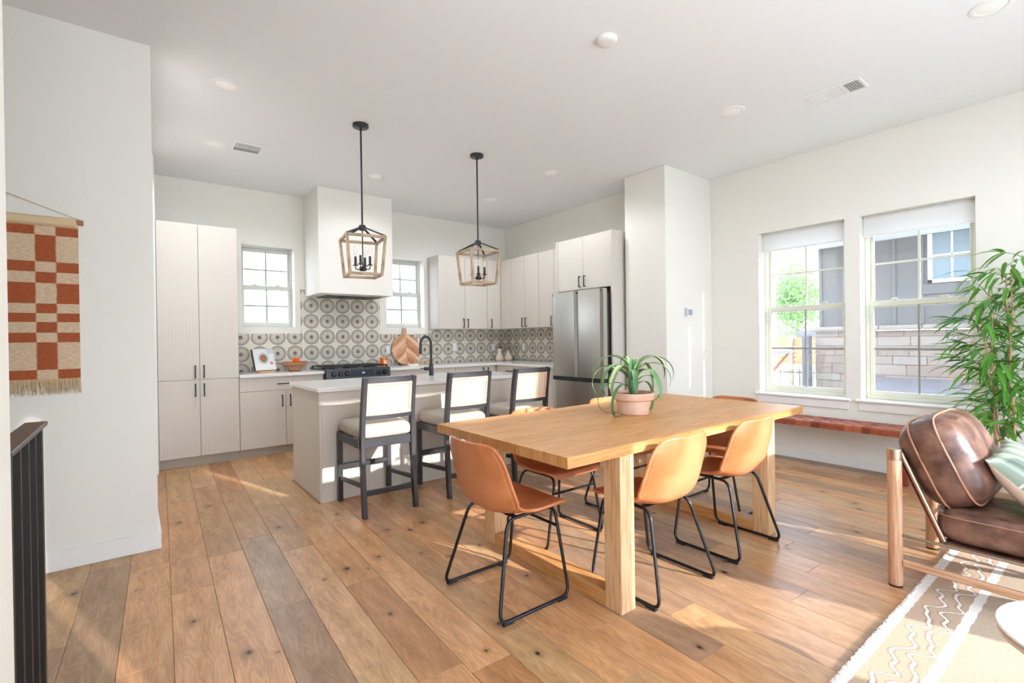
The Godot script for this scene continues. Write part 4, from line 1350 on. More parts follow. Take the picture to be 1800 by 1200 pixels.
# ------------------------------------------------------------------ rug and side table
func rug_and_table() -> void:
	var rt := picture(768, 512, func(u: float, v: float) -> Color:
		var x := u * 1.2            # repeats every 1.2 m along the edge
		var z := v * 0.80           # metres in from the edge
		var h := sin(x * 2300.0) * 0.5 + sin(z * 2100.0 + x * 40.0) * 0.5
		var fl := sin(x * 517.0 + sin(z * 231.0) * 4.0) * sin(z * 433.0 + sin(x * 177.0) * 5.0)
		var hs := fposmod(sin(floorf(u * 768.0) * 12.9898 + floorf(v * 512.0) * 78.233) * 43758.5453, 1.0)
		var c := rgb(196, 180, 160).lerp(rgb(176, 156, 132), clampf(0.3 + 0.3 * fl + 0.4 * hs, 0.0, 1.0))
		if hs > 0.93 and fl < 0.2: c = rgb(146, 122, 102)
		if z < 0.225: c = c.lerp(rgb(190, 150, 120), 0.28)
		var w1 := 0.099 + 0.029 * sin(x / 0.24 * TAU + 0.8 * sin(x / 0.24 * TAU))
		var w2 := w1 + 0.060
		var wob := 0.006 * sin(x * 70.0)
		if z > 0.04 and z < 0.20 and (absf(z - w1 + wob) < 0.0062 or absf(z - w2 - wob) < 0.0062): c = rgb(228, 222, 212)
		elif z > 0.04 and z < 0.20 and (absf(z - w1 + wob) < 0.013 or absf(z - w2 - wob) < 0.013) and hs > 0.5: c = rgb(128, 112, 98)
		if z < 0.034 + 0.0015 * sin(x * 90.0) or absf(z - 0.216) < 0.018 + 0.002 * sin(x * 60.0): c = rgb(236, 233, 226)
		return c.lightened(0.05 * h) if h > 0 else c.darkened(-0.06 * h))
	var m := mat(Color.WHITE, 1.0)
	m.albedo_texture = rt
	var t := thing("area_rug", "beige woven rug with white zigzag border under the lounge chair", "rug")
	var a := V(1.7, 0.0, -0.703)
	var b := V(4.9, 0.013, 0.43)
	var mb := MB.new()
	var q := [V(a.x, b.y, a.z), V(b.x, b.y, a.z), V(b.x, b.y, a.z + 0.8), V(a.x, b.y, a.z + 0.8)]
	mb.flat(q, Vector3.UP, [Vector2(0, 0), Vector2(3.2 / 1.2, 0), Vector2(3.2 / 1.2, 0.999), Vector2(0, 0.999)])
	q = [V(a.x, b.y, a.z + 0.8), V(b.x, b.y, a.z + 0.8), V(b.x, b.y, b.z), V(a.x, b.y, b.z)]
	mb.flat(q, Vector3.UP, [Vector2(0, 0.99), Vector2(3.2 / 1.2, 0.99), Vector2(3.2 / 1.2, 0.3), Vector2(0, 0.3)])
	put("pile", mb, m, t)
	put("backing", MB.new().span(V(a.x, 0, a.z), V(b.x, 0.011, b.z)), mat(rgb(92, 78, 66), 1.0), t)
	# ragged white edge tufts
	var mm := MultiMesh.new()
	mm.transform_format = MultiMesh.TRANSFORM_3D
	mm.mesh = MB.new().bar(V(0, 0, 0), V(0, 0.011, 0), 0.004, 0.003).mesh()
	mm.instance_count = 1500
	for i in mm.instance_count:
		var p := V(rng.randf_range(a.x, 4.2), 0.009, a.z + rng.randf_range(0.0, 0.012))
		mm.set_instance_transform(i, Transform3D(Basis.from_euler(V(rng.randf_range(-1.3, -0.5), rng.randf_range(-0.5, 0.5), 0)), p))
	var tf := MultiMeshInstance3D.new()
	tf.name = "edge_tufts"
	tf.multimesh = mm
	tf.material_override = mat(rgb(232, 228, 220), 1.0)
	tf.set_meta("kind", "stuff")
	t.add_child(tf, true)
	# round side table, mostly outside the frame
	var marble := mat(Color.WHITE, 0.15)
	marble.albedo_texture = noise_tex(0.012, 91, [rgb(196, 198, 192), rgb(224, 226, 220), rgb(234, 235, 230), rgb(238, 238, 234)], 256, 256, 5)
	var s := thing("side_table", "round side table with a pale marble top on the rug", "table", V(2.135, 0.013, -0.045))
	put("top", MB.new().lathe(Vector3.ZERO, [Vector2(0.243, 0.372), Vector2(0.251, 0.378), Vector2(0.251, 0.384), Vector2(0.247, 0.387), Vector2(0, 0.387)], 64), marble, s)
	put("rim", MB.new().lathe(Vector3.ZERO, [Vector2(0.0, 0.352), Vector2(0.240, 0.352), Vector2(0.248, 0.358), Vector2(0.248, 0.373), Vector2(0.0, 0.374)], 64), mat(rgb(222, 196, 176), 0.6), s)
	put("pedestal", MB.new().lathe(Vector3.ZERO, [Vector2(0.13, 0), Vector2(0.13, 0.01), Vector2(0.06, 0.08), Vector2(0.045, 0.2), Vector2(0.07, 0.33), Vector2(0.12, 0.352)], 32), mat(rgb(222, 196, 176), 0.6), s)
	var tw := thing("dried_twigs", "few dry brown twigs lying on the marble side table", "twigs", V(2.24, 0.401, -0.175))
	for k in 3:
		put("twig", MB.new().tube([V(-0.035 + k * 0.012, 0.004, -0.05 + k * 0.02), V(0.02, 0.008 + k * 0.003, -0.01 + k * 0.012), V(0.09, 0.006, 0.03)], [0.002, 0.004, 0.0025], 6), mat(rgb(112, 92, 72), 0.9), tw)
	# low bookcase outside the frame, which keeps the sun off the floor beyond
	var bk := thing("low_bookcase", "low white bookcase beside the glazed doors behind the viewer", "bookcase", V(3.13, 0, 0.45))
	put("carcass", MB.new().span(V(0, 0, 0), V(0.38, 1.05, 0.02), 0.003).span(V(0, 0, 0.02), V(0.02, 1.05, 0.34), 0.003).span(V(0.36, 0, 0.02), V(0.38, 1.05, 0.34), 0.003).span(V(0.02, 1.03, 0.02), V(0.36, 1.05, 0.34), 0.003), M.trim, bk)
	for y in [0.03, 0.35, 0.69]:
		put("shelf", MB.new().span(V(0.02, y, 0.02), V(0.36, y + 0.02, 0.34), 0.002), M.trim, bk)


# ------------------------------------------------------------------ ceiling
func ceiling_things() -> void:
	var spots := [[0.547, -4.019, "white recessed downlight nearest the left wall, in front of the island"], [0.609, -5.281, "white recessed downlight beside the small square ceiling vent"], [2.173, -5.284, "white recessed downlight over the counter in front of the hood"], [3.710, -4.059, "white recessed downlight near the refrigerator, right of the second pendant"], [3.754, -5.304, "white recessed downlight in the kitchen corner by the upper cabinets"], [3.928, -2.080, "white recessed downlight beside the long ceiling vent"], [3.885, -0.532, "white recessed downlight at the top right corner above the lounge chair"]]
	var lens := mat(rgb(236, 232, 224), 0.6)
	lens.emission_enabled = true
	lens.emission = rgb(242, 247, 255)
	lens.emission_energy_multiplier = 0.12
	for s in spots:
		var t := thing("downlight", s[2], "downlight", V(s[0], CEIL, s[1]), 0.0, "recessed downlights")
		put("trim_ring", MB.new().lathe(Vector3.ZERO, [Vector2(0.100, 0.0), Vector2(0.098, -0.004), Vector2(0.078, -0.008), Vector2(0.068, -0.006), Vector2(0.066, -0.001)].duplicate(), 32), M.white_plastic, t)
		put("lens", MB.new().lathe(Vector3.ZERO, [Vector2(0.068, -0.001), Vector2(0.066, -0.004), Vector2(0.03, -0.010), Vector2(0.0, -0.012)], 32), lens, t)
		var li := SpotLight3D.new()
		li.name = "downlight_beam"
		li.position = V(0, -0.03, 0)
		li.rotation.x = -PI / 2
		li.spot_angle = 80.0
		li.spot_angle_attenuation = 0.5
		li.light_energy = 0.25 if s[1] > -3.0 else 0.35 if s[0] > 1.0 and s[0] < 3.0 else 0.8
		li.light_size = 0.065
		li.light_color = rgb(242, 247, 255)
		li.spot_range = 14.0
		li.spot_attenuation = 2.0
		li.shadow_enabled = true
		t.add_child(li)
	tag(put("smoke_detector", MB.new().lathe(V(2.345, CEIL, -2.037), [Vector2(0.064, 0.0), Vector2(0.064, -0.012), Vector2(0.056, -0.026), Vector2(0.03, -0.030), Vector2(0, -0.030)], 32), M.white_plastic), "round white smoke detector on the ceiling above the table", "detector")
	var dk := mat(rgb(150, 150, 146), 0.8)
	var v := thing("ceiling_vent", "small square white ceiling vent near the left downlights", "vent", V(0.88, CEIL, -5.21))
	var fr := MB.new()
	fr.span(V(-0.14, -0.008, -0.155), V(0.14, 0, -0.10), 0.003).span(V(-0.14, -0.008, 0.10), V(0.14, 0, 0.155), 0.003).span(V(-0.14, -0.008, -0.10), V(-0.105, 0, 0.10), 0.003).span(V(0.105, -0.008, -0.10), V(0.14, 0, 0.10), 0.003).span(V(-0.105, -0.008, -0.006), V(0.105, 0, 0.006))
	put("frame", fr, M.white_plastic, v)
	put("backing", MB.new().span(V(-0.105, -0.002, -0.10), V(0.105, -0.0005, 0.10)), dk, v)
	for i in 14:
		put("slat", MB.new().box(V(-0.098 + i * 0.0151, -0.006, 0.053), V(0.0015, 0.010, 0.088), 0, 0, Basis(V(0, 0, 1), 0.6)), M.white_plastic, v)
	for i in 5:
		put("slat", MB.new().box(V(0, -0.006, -0.088 + i * 0.018), V(0.205, 0.0015, 0.014), 0, 0, Basis(V(1, 0, 0), 0.5)), M.white_plastic, v)
	v = thing("ceiling_vent", "long white ceiling vent with three louvred sections near the windows", "vent", V(4.265, CEIL, -1.445))
	fr = MB.new()
	fr.span(V(-0.115, -0.008, -0.19), V(-0.085, 0, 0.19), 0.003).span(V(0.085, -0.008, -0.19), V(0.115, 0, 0.19), 0.003)
	for z in [-0.178, -0.058, 0.058, 0.178]:
		fr.span(V(-0.085, -0.008, z - 0.012), V(0.085, 0, z + 0.012), 0.003)
	put("frame", fr, M.white_plastic, v)
	put("backing", MB.new().span(V(-0.085, -0.002, -0.17), V(0.085, -0.0005, 0.17)), dk, v)
	for i in 6:
		for z in [-0.118, 0.118]:
			put("slat", MB.new().box(V(0, -0.006, z - 0.04 + i * 0.016), V(0.165, 0.0015, 0.013), 0, 0, Basis(V(1, 0, 0), 0.6 * signf(z))), M.white_plastic, v)
	for i in 9:
		put("slat", MB.new().box(V(-0.076 + i * 0.019, -0.006, 0), V(0.0015, 0.010, 0.09), 0, 0, Basis(V(0, 0, 1), 0.7)), M.white_plastic, v)
	pendants()


func pendants() -> void:
	var grey_wood := wood(rgb(196, 172, 142), rgb(158, 134, 106), 77, 0.7, Vector2(1.5, 10.0))
	var fil := mat(rgb(255, 214, 160), 0.5)
	fil.emission_enabled = true
	fil.emission = rgb(255, 206, 150)
	fil.emission_energy_multiplier = 0.6
	var t := thing("pendant_light", "wood lantern pendant with black rod hanging in front of the range hood", "pendant light", V(1.56, CEIL, -4.096), deg_to_rad(-9.0), "lantern pendants over the island")
	put("canopy", MB.new().lathe(Vector3.ZERO, [Vector2(0.066, 0), Vector2(0.066, -0.022), Vector2(0.062, -0.026), Vector2(0.012, -0.027), Vector2(0.012, -0.05), Vector2(0, -0.05)], 28), M.blackpaint, t)
	put("rod", MB.new().tube([V(0, -0.03, 0), V(0, -0.48, 0), V(0, -0.49, 0), V(0, -0.87, 0)], [0.0078, 0.0078, 0.0078, 0.0078], 10), M.blackpaint, t)
	var top := -0.975
	var bot := -1.288
	var ht := 0.158
	var hb := 0.130
	var hub := put("hub", MB.new().lathe(Vector3.ZERO, [Vector2(0, -0.902), Vector2(0.026, -0.902), Vector2(0.030, -0.897), Vector2(0.030, -0.865), Vector2(0.024, -0.858), Vector2(0.0, -0.856)], 20), M.blackpaint, t)
	var wd := 0.022
	for k in 4:
		var a := PI / 2 * k
		var c := Basis(Vector3.UP, a)
		put("hub_arm", MB.new().bar(c * V(0.016, -0.880, 0.016), c * V(ht - 0.004, top + 0.012, ht - 0.004), 0.018, 0.009, 0.001), M.blackpaint, hub)
		put("top_bar", MB.new().box(c * V(0, top, ht), V(ht * 2 - wd, wd, wd) , 0.0015, 0, c), grey_wood, t)
		put("bottom_bar", MB.new().box(c * V(0, bot, hb), V(hb * 2 - wd, wd, wd), 0.0015, 0, c), grey_wood, t)
		put("corner_post", MB.new().bar(c * V(hb, bot - wd * 0.5, hb), c * V(ht, top + wd * 0.5, ht), wd, wd, 0.0015, c * Vector3.RIGHT), grey_wood, t)
	put("stem", MB.new().tube([V(0, -0.89, 0), V(0, -1.235, 0)], 0.005, 8), M.blackpaint, t)
	var cl := put("candle_hub", MB.new().lathe(Vector3.ZERO, [Vector2(0, -1.252), Vector2(0.028, -1.248), Vector2(0.030, -1.222), Vector2(0.020, -1.214), Vector2(0, -1.214)], 20), M.blackpaint, t)
	for k in 4:
		var d := V(cos(PI / 2 * k + 0.5), 0, sin(PI / 2 * k + 0.5))
		put("arm", MB.new().tube(bend([d * 0.02 + V(0, -1.236, 0), d * 0.062 + V(0, -1.236, 0), d * 0.062 + V(0, -1.200, 0)], 0.025), 0.0045, 8), M.blackpaint, cl)
		put("candle_sleeve", MB.new().lathe(d * 0.062, [Vector2(0, -1.202), Vector2(0.023, -1.202), Vector2(0.024, -1.197), Vector2(0.011, -1.194), Vector2(0.010, -1.125), Vector2(0, -1.124)], 14), M.blackpaint, cl)
		put("bulb", MB.new().lathe(d * 0.062, [Vector2(0.008, -1.124), Vector2(0.011, -1.112), Vector2(0.0165, -1.090), Vector2(0.0155, -1.068), Vector2(0.008, -1.040), Vector2(0.002, -1.024), Vector2(0.0, -1.022)], 14), M.bulb_glass, t)
		put("filament", MB.new().tube([d * 0.062 + V(0, -1.118, 0), d * 0.062 + V(0.002, -1.09, 0), d * 0.062 + V(-0.001, -1.06, 0)], 0.0013, 5), fil, t)
	dup(t, V(2.744, CEIL, -4.092), deg_to_rad(-6.0), "wood lantern pendant with black rod hanging in front of the upper cabinets")


# ------------------------------------------------------------------ left side: hanging, railing, thermostat
func left_side() -> void:
	var rows := [1.939, 1.8905, 1.7414, 1.683, 1.6226, 1.5080, 1.454, 1.4035, 1.345, 1.2900, 1.138, 1.085]
	var y0 := 1.085
	var y1 := 1.992
	var x0 := -0.83
	var x1 := -0.245
	var cols := [-0.76, -0.66, -0.56, -0.427, -0.341]
	var hm := mat(Color.WHITE, 0.95)
	var nz := FastNoiseLite.new()
	nz.frequency = 0.9
	nz.seed = 12
	hm.albedo_texture = picture(512, 640, func(u: float, v: float) -> Color:
		var x := lerpf(x0, x1, u)
		var y := lerpf(y1, y0, v)
		x += 0.0025 * (1.0 if sin(y * 900.0) > 0.0 else -1.0)
		var band := -1
		for i in rows.size() - 1:
			if y <= rows[i] and y > rows[i + 1]: band = i
		var col := 0
		for c in cols:
			if x > c: col += 1
		var n := nz.get_noise_2d(x * 30.0, y * 260.0)
		var c := rgb(226, 199, 164)
		if band >= 0 and (band % 2 == 0) != (col % 2 == 0): c = rgb(176, 92, 52)
		if band < 0 or y > 1.939: c = rgb(214, 184, 142)
		var wv := sin(x * 2600.0) * sin(y * 2600.0)
		return c.darkened(clampf(0.05 - n * 0.22 - wv * 0.03, 0.0, 0.4)))
	var t := thing("wall_hanging", "woven rust and cream checked wall hanging with a fringe", "wall hanging", V(0, 0, -3.775))
	var sheet := func(x: float, y: float, d: float) -> Vector3: return V(x, y, 0.012 + d + 0.003 * sin(x * 14.0) * (1.995 - y))
	put("weave", fix_normals(MB.new().grid(24, 30, func(u, v): return sheet.call(lerpf(x0, x1, u), lerpf(y1, y0, v), 0.003)), V(-0.5, 1.5, 5), true), hm, t)
	put("backing", fix_normals(MB.new().grid(24, 30, func(u, v): return sheet.call(lerpf(x0, x1, u), lerpf(y1, y0, v), -0.001)), V(-0.5, 1.5, 5), false), mat(rgb(206, 180, 144), 0.95), t)
	put("dowel", MB.new().span(V(x0 - 0.022, 1.962, 0.004), V(x1 + 0.024, 1.990, 0.030), 0.003), mat(rgb(168, 116, 80), 0.6), t)
	put("rod_pocket", MB.new().span(V(x0, 1.944, 0.001), V(x1, 1.996, 0.033), 0.010), mat(rgb(222, 196, 156), 0.95), t)
	put("cord", MB.new().tube([V(x1 + 0.006, 1.992, 0.018), V((x0 + x1) * 0.5, 2.092 - 0.035 * 0.0 + 0.012, 0.010), V(x0 - 0.006, 1.992, 0.018)], 0.0022, 6), mat(rgb(206, 184, 150), 0.9), t)
	var fr := MB.new()
	for i in 150:
		var x := lerpf(x0 + 0.002, x1 - 0.002, i / 149.0)
		var l := rng.randf_range(0.065, 0.095)
		var dx := rng.randf_range(-0.014, 0.014)
		fr.tube([V(x, 1.086, 0.014), V(x + dx * 0.3, 1.086 - l * 0.5, 0.016 + rng.randf() * 0.006), V(x + dx, 1.086 - l, 0.012 + rng.randf() * 0.01)], [0.0022, 0.0020, 0.0012], 5)
	var f := put("fringe", fr, mat(rgb(214, 182, 140), 0.95), t)
	f.set_meta("kind", "stuff")
	# railing
	t = thing("stair_railing", "black metal stair railing with a flat dark handrail", "railing", V(-0.238, 0, 0))
	put("handrail", MB.new().span(V(-0.026, 1.028, -2.06), V(0.026, 1.041, -1.5), 0.002), mat(rgb(70, 62, 56), 0.35, 0.2), t)
	put("newel_post", MB.new().span(V(-0.016, 0.0, -2.052), V(0.016, 1.028, -2.018), 0.002), M.black, t)
	for z in [-1.955, -1.840, -1.720, -1.605]:
		put("baluster", MB.new().span(V(-0.011, 0.0, z - 0.011), V(0.011, 1.028, z + 0.011), 0.002), M.black, t)
	# thermostat
	t = thing("thermostat", "small white thermostat pair on the bright wall stub", "thermostat", V(4.925, 1.548, -3.153))
	put("plate", MB.new().span(V(-0.082, -0.062, 0), V(0.082, 0.062, 0.008), 0.003), M.white_plastic, t)
	put("sensor", MB.new().span(V(-0.064, -0.046, 0.008), V(-0.020, 0.046, 0.020), 0.003), mat(rgb(196, 196, 194), 0.4), t)
	put("screen", MB.new().span(V(0.008, -0.034, 0.008), V(0.074, 0.032, 0.018), 0.003), M.grey_plastic, t)


# ------------------------------------------------------------------ things on the counters
func counter_things() -> void:
	var ct := 0.924
	# cookbook on a wooden stand, leaning back
	var t := thing("cookbook", "white cookbook with a food photo on its cover and a dark spine", "book", V(1.215, ct + 0.018, -6.32), deg_to_rad(14.0))
	var lean := Basis(Vector3.RIGHT, deg_to_rad(-20.0))
	var cover := mat(Color.WHITE, 0.5)
	cover.albedo_texture = picture(192, 208, func(u: float, v: float) -> Color:
		var c := rgb(222, 224, 222).lerp(rgb(206, 208, 206), 0.5 + 0.5 * sin(v * 60.0 + sin(u * 9.0)))
		if v > 0.72: c = rgb(228, 224, 220)
		var p := Vector2((u - 0.46) / 0.95, v - 0.45)
		var r := p.length()
		if r < 0.27:
			c = rgb(120, 140, 142) if r > 0.25 else rgb(206, 214, 212)
			if r < 0.2:
				var a := sin(p.x * 34.0 + 1.0) * sin(p.y * 38.0)
				c = rgb(92, 104, 62) if a > 0.25 else rgb(176, 66, 60) if a < -0.3 else rgb(158, 132, 70)
				if p.x < -0.02 and p.y < -0.02: c = rgb(190, 78, 74)
				if p.x > 0.05 and p.y < 0: c = rgb(120, 112, 92)
		if Vector2(u - 0.82, v - 0.68).length() < 0.075: c = rgb(206, 132, 112)
		if u > 0.66 and v < 0.24 and sin(u * 90.0 + v * 40.0) > 0.55: c = rgb(132, 122, 170)
		return c)
	var bk := MB.new()
	var w := 0.235
	var hh := 0.262
	var th := 0.034
	bk.flat([lean * V(-w / 2, 0, th), lean * V(w / 2, 0, th), lean * V(w / 2, hh, th), lean * V(-w / 2, hh, th)], lean * V(0, 0, 1), [Vector2(0, 1), Vector2(1, 1), Vector2(1, 0), Vector2(0, 0)])
	put("cover", bk, cover, t)
	put("pages", MB.new().box(lean * V(0.002, hh / 2, th / 2), V(w - 0.008, hh - 0.006, th - 0.004), 0.001, 0, lean), mat(rgb(236, 232, 224), 0.8), t)
	put("spine", MB.new().box(lean * V(-w / 2 - 0.004, hh / 2, th / 2), V(0.008, hh, th), 0.002, 1, lean), mat(rgb(74, 76, 70), 0.6), t)
	t = thing("book_stand", "small pale wooden easel holding the cookbook", "stand", V(1.215, ct, -6.32), deg_to_rad(14.0))
	put("ledge", MB.new().box(V(0, 0.009, 0.02), V(0.18, 0.014, 0.075), 0.003), M.oak3, t)
	put("back_board", MB.new().box(lean * V(0, 0.115, -0.008) + V(0, 0.018, 0), V(0.14, 0.2, 0.010), 0.003, 1, lean), M.oak3, t)
	put("strut", MB.new().bar(V(0, 0.002, -0.145), V(0, 0.17, -0.072), 0.03, 0.008, 0.002), M.oak3, t)
	# fruit bowl
	var bw := mat(Color.WHITE, 0.55)
	bw.albedo_texture = noise_tex(0.02, 14, [rgb(146, 98, 66), rgb(178, 128, 90), rgb(192, 146, 108)], 128, 128, 4)
	bw.uv1_scale = V(6, 0.8, 1)
	t = tag(put("fruit_bowl", MB.new().lathe(V(1.54, ct, -6.30), [Vector2(0, 0.004), Vector2(0.060, 0.0), Vector2(0.062, 0.010), Vector2(0.072, 0.020), Vector2(0.112, 0.055), Vector2(0.144, 0.112), Vector2(0.147, 0.116), Vector2(0.141, 0.116), Vector2(0.106, 0.062), Vector2(0.06, 0.03), Vector2(0, 0.026)], 36), bw), "turned wooden bowl holding oranges on the counter", "bowl")
	var om := mat(rgb(246, 110, 34), 0.5)
	om.normal_enabled = true
	om.normal_texture = noise_tex(0.2, 3, [], 128, 128, 2, 3.0)
	var ol := ["orange on top of the pile in the wooden bowl", "orange at the left in the wooden bowl", "orange at the right in the wooden bowl", "orange at the back of the wooden bowl", "orange at the front of the wooden bowl"]
	var op := [V(0.012, 0.135, 0.0), V(-0.055, 0.088, 0.0), V(0.064, 0.088, -0.01), V(0.0, 0.085, -0.066), V(0.005, 0.082, 0.060)]
	for i in 5:
		var o := thing("orange", ol[i], "orange", V(1.54, ct, -6.30) + op[i], i * 1.3, "oranges in the wooden bowl")
		put("peel", MB.new().lathe(Vector3.ZERO, [Vector2(0, -0.036), Vector2(0.014, -0.0345), Vector2(0.026, -0.027), Vector2(0.035, -0.013), Vector2(0.038, 0), Vector2(0.035, 0.014), Vector2(0.026, 0.027), Vector2(0.013, 0.034), Vector2(0, 0.0345)], 20), om, o)
		put("stem_scar", MB.new().lathe(Vector3.ZERO, [Vector2(0.005, 0.034), Vector2(0.004, 0.036), Vector2(0, 0.036)], 8), mat(rgb(120, 130, 60), 0.8), o)
	# amber candle
	var amber := mat(Color(0.93, 0.42, 0.10, 0.75), 0.1)
	amber.transparency = BaseMaterial3D.TRANSPARENCY_ALPHA
	t = thing("candle", "amber glass jar candle with a pale label beside the stove", "candle", V(2.72, ct, -6.42))
	put("wax", MB.new().lathe(Vector3.ZERO, [Vector2(0, 0.008), Vector2(0.046, 0.008), Vector2(0.046, 0.09), Vector2(0, 0.088)], 24), mat(rgb(240, 150, 70), 0.6), t)
	put("jar", MB.new().lathe(Vector3.ZERO, [Vector2(0, 0.0), Vector2(0.047, 0.0), Vector2(0.050, 0.004), Vector2(0.050, 0.122), Vector2(0.0475, 0.124)], 28), amber, t)
	put("label", MB.new().grid(8, 1, func(u, v): var a := lerpf(0.9, 2.0, u); return V(cos(a) * 0.0506, lerpf(0.03, 0.085, v), sin(a) * 0.0506)), mat(rgb(238, 196, 150), 0.8), t)
	# cutting board leaning on the tiles
	var bc := V(3.11, ct + 0.003, -6.50)
	var lb := Basis(Vector3.RIGHT, deg_to_rad(-9.0))
	t = thing("cutting_board", "large round wooden cutting board with a chevron pattern leaning on the tiles", "cutting board", bc)
	var rad := 0.222
	var cz := V(0, rad, 0)
	var wm := []
	for c in [[rgb(206, 150, 112), rgb(180, 118, 82)], [rgb(222, 172, 134), rgb(200, 142, 104)], [rgb(232, 192, 158), rgb(212, 164, 126)], [rgb(192, 130, 92), rgb(168, 106, 70)]]:
		wm.append(wood(c[0], c[1], 33, 0.5, Vector2(1.0, 8.0)))
	# staves: diagonal strips clipped by the disc, meeting at the middle
	var circle := PackedVector2Array()
	for i in 64:
		circle.append(Vector2(cos(TAU * i / 64.0), sin(TAU * i / 64.0)) * rad)
	for s in [-1.0, 1.0]:
		for k in 12:
			var y := -0.46 + k * 0.072
			var strip := PackedVector2Array([Vector2(0, y), Vector2(s * 0.3, y - 0.3 * 0.85), Vector2(s * 0.3, y - 0.3 * 0.85 + 0.070), Vector2(0, y + 0.070)])
			for piece in Geometry2D.intersect_polygons(strip, circle):
				var mb := MB.new().prism(piece, -0.009, 0.009, 2)
				for i in mb.v.size():
					mb.v[i] = lb * (mb.v[i] + cz)
					mb.n[i] = lb * mb.n[i]
					mb.t[i] = Vector2(mb.t[i].x * 0.76 * s - mb.t[i].y * 0.65, mb.t[i].x * 0.65 * s + mb.t[i].y * 0.76) + Vector2(k * 0.31, k * 0.17)
				put("stave", mb, wm[(k + (1 if s > 0 else 0) * 2 + k / 3) % 4], t)
	put("handle", MB.new().box(lb * (cz + V(0, rad + 0.048, 0)), V(0.062, 0.118, 0.018), 0.008, 1, lb), wood(rgb(212, 176, 156), rgb(184, 142, 122), 34, 0.5, Vector2(1.0, 8.0)), t)
	put("cord", MB.new().tube(bend([lb * (cz + V(-0.012, rad + 0.09, 0.011)), lb * (cz + V(-0.022, rad + 0.02, 0.013)), lb * (cz + V(0.006, rad + 0.02, 0.013)), lb * (cz + V(0.012, rad + 0.09, 0.011))], 0.02), 0.002, 5), mat(rgb(196, 160, 120), 0.9), t)
	# spoon rest and wooden spoons
	tag(put("spoon_rest", MB.new().box(V(3.09, ct + 0.011, -6.27), V(0.15, 0.022, 0.07), 0.008), mat(rgb(240, 236, 226), 0.4)), "white rectangular spoon rest in front of the round cutting board", "spoon rest")
	for k in [[V(3.10, ct + 0.028, -6.27), V(3.27, ct + 0.030, -6.22), "wooden spoon on the spoon rest, nearer the faucet"], [V(3.11, ct + 0.030, -6.29), V(3.30, ct + 0.05, -6.31), "wooden spoon on the spoon rest, nearer the tiles"]]:
		var a: Vector3 = k[0]
		var b: Vector3 = k[1]
		var s := thing("wooden_spoon", k[2], "spoon", Vector3.ZERO, 0.0, "wooden spoons by the cutting board")
		put("handle", MB.new().tube([a, b], [0.005, 0.006], 8), M.oak, s)
		put("bowl", MB.new().blob(b + (b - a).normalized() * 0.035, V(0.042, 0.010, 0.028), V(2, 2, 2), Basis(Vector3.UP, -atan2(b.z - a.z, b.x - a.x)), 6), M.oak, s)
	# two gourd vases
	var gm := mat(rgb(226, 206, 190), 0.6)
	t = thing("gourd_vase", "taller pale gourd-shaped vase with a dark stem in the counter corner", "vase", V(4.705, ct, -6.44), 0.0, "pale gourd vases")
	put("body", MB.new().lathe(Vector3.ZERO, [Vector2(0, 0), Vector2(0.048, 0.0), Vector2(0.068, 0.022), Vector2(0.070, 0.048), Vector2(0.060, 0.078), Vector2(0.042, 0.102), Vector2(0.036, 0.13), Vector2(0.034, 0.17), Vector2(0.032, 0.192), Vector2(0.022, 0.202), Vector2(0, 0.204)], 28), gm, t)
	put("stem", MB.new().tube([V(0.002, 0.198, 0), V(0.008, 0.235, 0.002), V(0.026, 0.272, 0.004)], [0.010, 0.0075, 0.008], 8), mat(rgb(92, 76, 58), 0.8), t)
	t = thing("gourd_vase", "shorter pale pear-shaped vase beside the taller gourd vase", "vase", V(4.856, ct, -6.40), 0.0, "pale gourd vases")
	put("body", MB.new().lathe(Vector3.ZERO, [Vector2(0, 0), Vector2(0.05, 0.0), Vector2(0.070, 0.018), Vector2(0.073, 0.042), Vector2(0.062, 0.072), Vector2(0.042, 0.104), Vector2(0.030, 0.134), Vector2(0.024, 0.156), Vector2(0.015, 0.166), Vector2(0, 0.167)], 28), gm, t)
	put("stem", MB.new().tube([V(0.0, 0.162, 0), V(-0.008, 0.176, 0.0)], [0.006, 0.004], 7), mat(rgb(150, 128, 104), 0.8), t)


